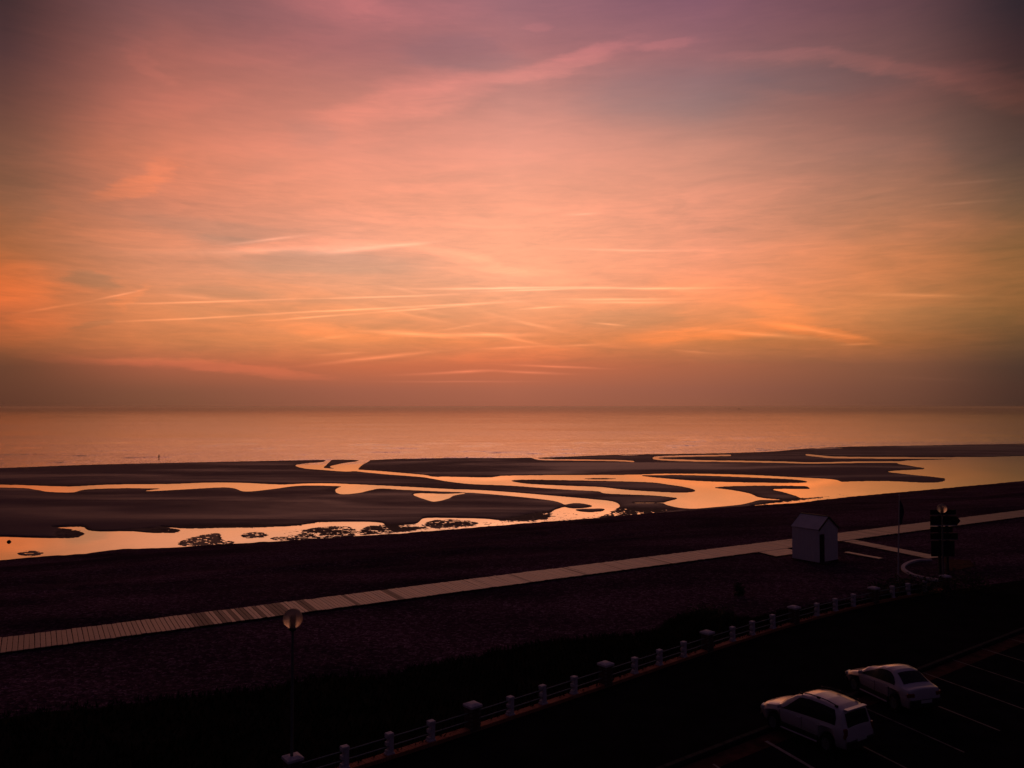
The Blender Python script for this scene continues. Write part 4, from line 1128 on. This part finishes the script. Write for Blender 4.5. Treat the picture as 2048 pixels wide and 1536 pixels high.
# stone in the nearest pool
rk = MB().lathe([(0,-.1),(.16,-.1),(.20,.02),(.16,.14),(.07,.22),(0,.23)], 9).mesh('rock', True)
for v in rk.vertices: v.co.x *= 1.4; v.co += Vector((rnd.uniform(-.02,.02),)*3)
q = P(18, 1084, ZW); o = link_mesh('rock', rk, None, M['rock']); o.location = (q.x, q.y, ZW + .02); tag(o, 'small dark stone sticking out of the nearest pool', 'rock')

# ------------------------------------------------------------------ person wading
def build_person():
    q = P(317.5, 917.5, ZW)
    root = empty('person', (q.x, q.y, ZW - .35), R(60)); tag(root, 'person in dark clothes wading in the shallow sea', 'person')
    J = {'pelvis':(0,0,.95,.15),'waist':(.02,0,1.12,.13),'chest':(.06,0,1.34,.155),'neck':(.09,0,1.50,.06),'head0':(.12,0,1.58,.085),'head1':(.13,0,1.70,.095),'crown':(.13,0,1.79,.06),
         'hipL':(0,.10,.90,.10),'kneeL':(.06,.12,.50,.065),'ankL':(-.02,.12,.10,.045),'toeL':(.14,.13,.05,.04),
         'hipR':(0,-.10,.90,.10),'kneeR':(.20,-.12,.52,.065),'ankR':(.22,-.12,.10,.045),'toeR':(.38,-.13,.05,.04),
         'shL':(.07,.20,1.43,.06),'elL':(.10,.30,1.16,.045),'haL':(.26,.27,.96,.035),'shR':(.07,-.20,1.43,.06),'elR':(.14,-.30,1.17,.045),'haR':(.32,-.24,1.00,.035)}
    E = [('pelvis','waist'),('waist','chest'),('chest','neck'),('neck','head0'),('head0','head1'),('head1','crown'),('pelvis','hipL'),('hipL','kneeL'),('kneeL','ankL'),('ankL','toeL'),
         ('pelvis','hipR'),('hipR','kneeR'),('kneeR','ankR'),('ankR','toeR'),('chest','shL'),('shL','elL'),('elL','haL'),('chest','shR'),('shR','elR'),('elR','haR')]
    ks = list(J); me = bpy.data.meshes.new('body'); me.from_pydata([J[k][:3] for k in ks], [(ks.index(a), ks.index(b)) for a, b in E], [])
    o = link_mesh('body', me, root, M['cloth'])
    md = o.modifiers.new('skin', 'SKIN')
    for k, v in zip(ks, me.skin_vertices[0].data): v.radius = (J[k][3], J[k][3])
    me.skin_vertices[0].data[0].use_root = True
    o.modifiers.new('sub', 'SUBSURF').levels = 1
    o.modifiers['sub'].render_levels = 2
    h = MB().lathe([(0,-.10),(.07,-.08),(.10,0),(.095,.06),(.06,.10),(0,.115)], 14, (.125,0,1.68)).build('hair', M['black'], root, smooth=True)
    # jacket hem
    MB().lathe([(.17,0),(.175,.10),(.165,.22),(.175,.40),(.14,.52)], 16, (.03,0,.88)).build('jacket', M['cloth'], root, smooth=True)
build_person()

# ------------------------------------------------------------------ boats on the horizon
def build_boat(px, d, L, label):
    x = (px-1024)/FPX*d
    root = empty('boat', (x, d, ZW), R(8)); tag(root, label, 'boat', 'boats far out on the horizon')
    pts = [(-L/2,-L*.13),(L*.3,-L*.13),(L/2,0),(L*.3,L*.13),(-L/2,L*.13)]
    MB().prism(pts, -.4, L*.13).build('hull', M['dark_metal'], root)
    MB().box((-L*.15,0,L*.13+L*.09), (L*.3,L*.18,L*.18), taper=.85).build('cabin', M['dark_metal'], root)
    MB().tube((L*.1,0,L*.1), (L*.1,0,L*.48), L*.012).build('mast', M['dark_metal'], root)
build_boat(1478, 5200, 17, 'dark boat far out on the hazy horizon, the largest of the row')
build_boat(1451, 8600, 19, 'faint boat on the horizon, leftmost of the row')
build_boat(1459.5, 8600, 19, 'faint boat on the horizon, second from the left in the row')
build_boat(1466.5, 8600, 15, 'faint small boat on the horizon, just left of the largest boat')

# ------------------------------------------------------------------ cars
def build_car(name, label, loc, heading, S, paint):
    """S: profile dictionary. Local +Y is forward."""
    root = empty(name, loc, heading); root.scale = S['scale']; tag(root, label, 'car', 'cars parked in the bays')
    L = S['L']; key = lambda tab: (np.array([a for a, _ in tab])[::-1] if tab[0][0] > tab[-1][0] else np.array([a for a, _ in tab]), np.array([b for _, b in tab])[::-1] if tab[0][0] > tab[-1][0] else np.array([b for _, b in tab]))
    def itp(tab, y):
        a, b = key(tab); return np.interp(y, a, b)
    def sm(tab, y, w=.05):
        return (itp(tab, y-w) + 2*itp(tab, y) + itp(tab, y+w))/4
    ys = np.unique(np.round(np.concatenate([np.linspace(-L/2, L/2, 110), np.linspace(-L/2, -L/2+.5, 26), np.linspace(L/2-.25, L/2, 10)]), 4))
    arch = S['arch']
    def zlow(y):
        z = itp(S['low'], y)
        for yc in (S['wf'], S['wr']):
            d2 = arch**2 - (y-yc)**2
            z = np.where(d2 > 0, np.maximum(z, S['R'] + np.sqrt(np.maximum(d2, 0))), z)
        return z
    def section(y):
        w = itp(S['w'], y); zt = sm(S['top'], y, .04); zb = min(sm(S['belt'], y), zt-.02); wtp = sm(S['wtop'], y, .12); zl = float(zlow(y)); zl = min(zl, zb-.1)
        mid = zl + (zb-zl)*.45
        return [(0,zl),(w*.80,zl),(w*.85,zl+.05),(w*.93,mid),(w*.998,zb-.10),(w*.955,zb),(w*.955*.5+wtp*.5+.02, zb+(zt-zb)*.5),(wtp,zt-.05*min(1,(zt-zb)/.2)),(wtp*.90,zt-.012),(wtp*.5,zt+.012),(0,zt+.02)]
    secs = [section(float(y)) for y in ys]; n = len(secs[0])
    vs = []; 
    for y, s in zip(ys, secs):
        full = s + [(-x, z) for x, z in s[-2:0:-1]]
        vs += [(x, y, z) for x, z in full]
    m_ = 2*n-2
    fs = [(i*m_+k, i*m_+(k+1) % m_, (i+1)*m_+(k+1) % m_, (i+1)*m_+k) for i in range(len(ys)-1) for k in range(m_)]
    fs += [tuple(range(m_)), tuple(range((len(ys)-1)*m_, len(ys)*m_))[::-1]]
    MB().add(vs, fs).build('body', paint, root, smooth=True)
    # glass
    def surf(side, y, f):    # point on greenhouse side
        s = section(y); i0, i1, i2 = s[5], s[6], s[7]
        if f < .5: k = f/.5; x = i0[0]*(1-k)+i1[0]*k; z = i0[1]*(1-k)+i1[1]*k
        else: k = (f-.5)/.5; x = i1[0]*(1-k)+i2[0]*k; z = i1[1]*(1-k)+i2[1]*k
        return Vector((side*(x+.007), y, z+.004))
    for side in (-1, 1):
        for win in S['side_windows']:
            nf = 9; ny = 26; pv = []
            for j in range(nf):
                f = win['f0'] + (win['f1']-win['f0'])*j/(nf-1)
                yf = np.interp(f, win['ff'], win['yf']); yr = np.interp(f, win['ff'], win['yr'])
                for i in range(ny): pv.append(surf(side, yr + (yf-yr)*i/(ny-1), f))
            pf = [(j*ny+i, j*ny+i+1, (j+1)*ny+i+1, (j+1)*ny+i) for j in range(nf-1) for i in range(ny-1)]
            MB().add(pv, pf).build('side_window', M['glass'], root, smooth=True)
    def top_patch(y0, y1, fr, nm):
        pv = []; ny = 14; nx = 11
        for i in range(ny):
            y = y0 + (y1-y0)*i/(ny-1); s = section(y); 
            tx = [-s[8][0], -s[9][0], 0, s[9][0], s[8][0]]; tz = [s[8][1], s[9][1], s[10][1], s[9][1], s[8][1]]
            for j in range(nx):
                x = (-1+2*j/(nx-1))*s[8][0]*fr; z = np.interp(x, tx, tz)
                dn = S['nrm'][nm]
                pv.append((x, y + dn[0]*.008, z + dn[1]*.008))
        pf = [(i*nx+j, i*nx+j+1, (i+1)*nx+j+1, (i+1)*nx+j) for i in range(ny-1) for j in range(nx-1)]
        MB().add(pv, pf).build(nm, M['glass'], root, smooth=True)
    top_patch(*S['windscreen'], .98, 'windscreen'); top_patch(*S['rear'], .98, 'rear_window')
    # wheels
    Rw = S['R']; wx = S['wx']
    for side in (-1, 1):
        for yc in (S['wf'], S['wr']):
            w = empty('wheel', (side*wx, yc, Rw)); w.parent = root; w.rotation_euler = (0, side*R(90), 0)
            MB().lathe([(Rw*.62,-.09),(Rw*.9,-.10),(Rw,-.07),(Rw,.07),(Rw*.9,.10),(Rw*.62,.09)], 28).build('tyre', M['tyre'], w, smooth=True)
            rm = MB().lathe([(Rw*.64,-.05),(Rw*.64,.085),(Rw*.58,.09),(Rw*.54,.06),(0,.05)], 28)
            for k in range(5):
                a = k*2*math.pi/5; rm.box((math.cos(a)*Rw*.33, math.sin(a)*Rw*.33, .07), (Rw*.50, .05, .03), a)
            rm.build('rim', M['rim'], w, smooth=False)
    W = S['W']
    # lights, mirrors, plates, handles, bumpers
    for side in (-1, 1):
        hl = S['head']; b = MB().box((side*hl[0], hl[1], hl[2]), hl[3], side*-.45); o = b.build('headlight', M['clear_lens'], root, bevel=.03)
        tl = S['tail']; b = MB().box((side*tl[0], tl[1], tl[2]), tl[3], side*.25); b.build('tail_light', M['red_lens'], root, bevel=.02)
        mr = S['mirror']; b = MB().box((side*(mr[0]+.08), mr[1], mr[2]), (.20,.09,.13)); b.build('mirror', paint, root, bevel=.03)
        for yy in S['handles']: MB().box((side*(W/2+.006), yy, S['hz']), (.03,.17,.03)).build('door_handle', paint, root, bevel=.008)
        # door shut lines, dark shade strips and sill trim
        for yy, z0, z1 in S['seams']:
            MB().box((side*(W/2-.004), yy, (z0+z1)/2), (.012,.010,z1-z0)).build('door_seam', M['black'], root)
        MB().box((side*(W/2-.075), (S['wf']+S['wr'])/2, S['sill']+.10), (.07, S['wf']-S['wr']-2*arch-.04, .17)).build('side_shade_strip', M['plastic'], root, bevel=.015)  # added dark strip: shade of the lower flank put into colour
        MB().box((side*(W/2-.035), (S['wf']+S['wr'])/2, S['sill']), (.05, S['wf']-S['wr']-2*arch-.1, .05)).build('sill_trim', M['plastic'] if S['dark_sill'] else paint, root, bevel=.01)
    MB().box((0, L/2-.02, .34), (W*.80,.10,.16)).build('front_bumper', M['plastic'], root, bevel=.03)
    MB().box((0, -L/2+.015, .47), (W*.86,.12,.30)).build('rear_bumper', M['plastic'], root, bevel=.03)  # bumper made taller, its dark plastic also standing in for shade on the tail
    MB().box((0, -L/2-.045, S['pz']), (.52,.012,.11)).build('number_plate', M['plate'], root)
    MB().box((0, S['tail'][1]-.02, S['hz']+.02), (.25,.02,.03)).build('boot_handle', M['plastic'], root)
    if S.get('rails'):
        y0, y1, x, z = S['rails']
        for side in (-1, 1):
            b = MB()
            zz = [z-.01, z+.045, z+.055, z+.045, z-.02]; yy = np.linspace(y0, y1, 5)
            for k in range(4): b.tube((side*x, yy[k], zz[k]), (side*x, yy[k+1], zz[k+1]), .018, n=8)
            for k in (0, 2, 4): b.box((side*x, yy[k], zz[k]-.02), (.05,.14,.07))
            b.build('roof_rail', M['plastic'], root)
        MB().box((0, S['spoil'][0], S['spoil'][1]), (1.12,.22,.035)).build('spoiler', paint, root, bevel=.012)
        MB().tube((0.1, y0+.35, z+.02), (.1, y0+.10, z+.28), .008).build('aerial', M['plastic'], root)
    return root

MPV = dict(scale=(.97,.84,1.0), L=4.50, W=1.76, R=.32, arch=.375, wf=1.42, wr=-1.28, wx=.765, sill=.27, hz=.88, pz=.62, dark_sill=False,
    low=[(2.25,.42),(2.1,.27),(-2.1,.30),(-2.25,.45)],
    top=[(2.25,.56),(2.20,.74),(2.05,.86),(1.75,.95),(1.12,1.07),(.80,1.30),(.38,1.53),(.05,1.62),(-.35,1.67),(-1.0,1.665),(-1.6,1.62),(-1.92,1.57),(-1.98,1.50),(-2.13,1.05),(-2.20,.94),(-2.25,.60)],
    belt=[(2.25,.50),(2.1,.68),(1.75,.82),(1.25,.93),(0,.97),(-1.5,1.03),(-2.1,1.0),(-2.2,.86),(-2.25,.52)],
    w=[(2.25,.60),(2.15,.74),(1.9,.83),(1.4,.875),(0,.88),(-1.6,.875),(-2.05,.83),(-2.2,.78),(-2.25,.70)],
    wtop=[(2.25,.50),(2.1,.62),(1.7,.72),(1.2,.74),(.5,.66),(0,.65),(-1.4,.65),(-1.95,.64),(-2.1,.72),(-2.25,.64)],
    side_windows=[dict(f0=.06,f1=.92,ff=[.06,.5,.92],yf=[.94,.54,.12],yr=[-1.72,-1.72,-1.60])],
    windscreen=(1.02,.20), rear=(-2.14,-1.985), nrm={'windscreen':(.5,.86),'rear_window':(-.95,.3)},
    head=(.66,2.06,.70,(.34,.20,.16)), tail=(.74,-2.14,.86,(.14,.12,.34)), mirror=(.84,.98,1.03), handles=(.02,-.98),
    seams=[(1.02,.34,.90),(-.12,.34,.92),(-1.0,.55,.94)], rails=(.10,-1.62,.60,1.685), spoil=(-2.0,1.585))
SED = dict(scale=(1.0,.85,1.08), L=4.35, W=1.72, R=.31, arch=.365, wf=1.36, wr=-1.25, wx=.745, sill=.25, hz=.80, pz=.55, dark_sill=False,
    low=[(2.175,.40),(2.0,.25),(-2.0,.28),(-2.175,.42)],
    top=[(2.175,.50),(2.12,.62),(1.95,.71),(1.6,.80),(1.08,.92),(.7,1.14),(.15,1.27),(-.15,1.36),(-.55,1.41),(-.95,1.385),(-1.2,1.30),(-1.66,1.03),(-1.85,.985),(-2.08,.97),(-2.13,.90),(-2.175,.55)],
    belt=[(2.175,.45),(2.0,.60),(1.6,.74),(1.0,.84),(0,.88),(-1.2,.93),(-1.8,.92),(-2.1,.88),(-2.175,.5)],
    w=[(2.175,.55),(2.08,.70),(1.85,.80),(1.4,.85),(0,.86),(-1.5,.855),(-1.95,.80),(-2.12,.74),(-2.175,.66)],
    wtop=[(2.175,.46),(2.0,.58),(1.6,.69),(1.05,.71),(.4,.58),(0,.56),(-.95,.56),(-1.3,.60),(-1.68,.70),(-2.0,.68),(-2.175,.58)],
    side_windows=[dict(f0=.08,f1=.90,ff=[.08,.4,.7,.90],yf=[.90,.66,.34,.02],yr=[-1.30,-1.28,-1.12,-.84])],
    windscreen=(1.0,.14), rear=(-1.62,-1.10), nrm={'windscreen':(.5,.86),'rear_window':(-.45,.88)},
    head=(.62,2.0,.60,(.34,.18,.13)), tail=(.66,-2.10,.78,(.30,.10,.14)), mirror=(.80,.82,.92), handles=(.05,-.85),
    seams=[(.95,.32,.80),(-.10,.32,.84),(-.98,.50,.86)])
HEAD = R(22.4)
def place_car(name, label, S, paint, anchor_px, anchor_local, heading=HEAD):
    """put the local point (x,y,z) of the car on the pixel"""
    ax, ay, az_ = [v*k for v, k in zip(anchor_local, S['scale'])]
    w = P(anchor_px[0], anchor_px[1], az_ + .02)
    c, s = math.cos(heading), math.sin(heading)
    ox, oy = ax*c - ay*s, ax*s + ay*c
    return build_car(name, label, (w.x-ox, w.y-oy, .02), heading, S, paint)
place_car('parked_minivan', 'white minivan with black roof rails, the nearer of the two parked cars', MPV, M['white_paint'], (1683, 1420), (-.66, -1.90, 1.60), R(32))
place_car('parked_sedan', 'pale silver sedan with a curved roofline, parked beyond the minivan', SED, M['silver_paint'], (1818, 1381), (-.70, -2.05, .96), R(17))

# ------------------------------------------------------------------ sea haze
def build_haze():
    m = bpy.data.materials.new('haze'); m.use_nodes = True; nt = m.node_tree; nt.nodes.clear()
    out = nd(m, 'ShaderNodeOutputMaterial'); v = nd(m, 'ShaderNodeVolumePrincipled')
    v.inputs['Color'].default_value = (1,1,1,1); v.inputs['Density'].default_value = HAZE
    v.inputs['Anisotropy'].default_value = .88
    lk(m, v.outputs[0], out.inputs['Volume'])
    z0 = ZW - 2.6; z1 = H + 1.0
    b = MB().box((0, 20000, (z0+z1)/2), (84000, 50000, z1-z0)).build('haze', m, None)
    tag(b, kind='stuff')
HAZE = .00014
build_haze()
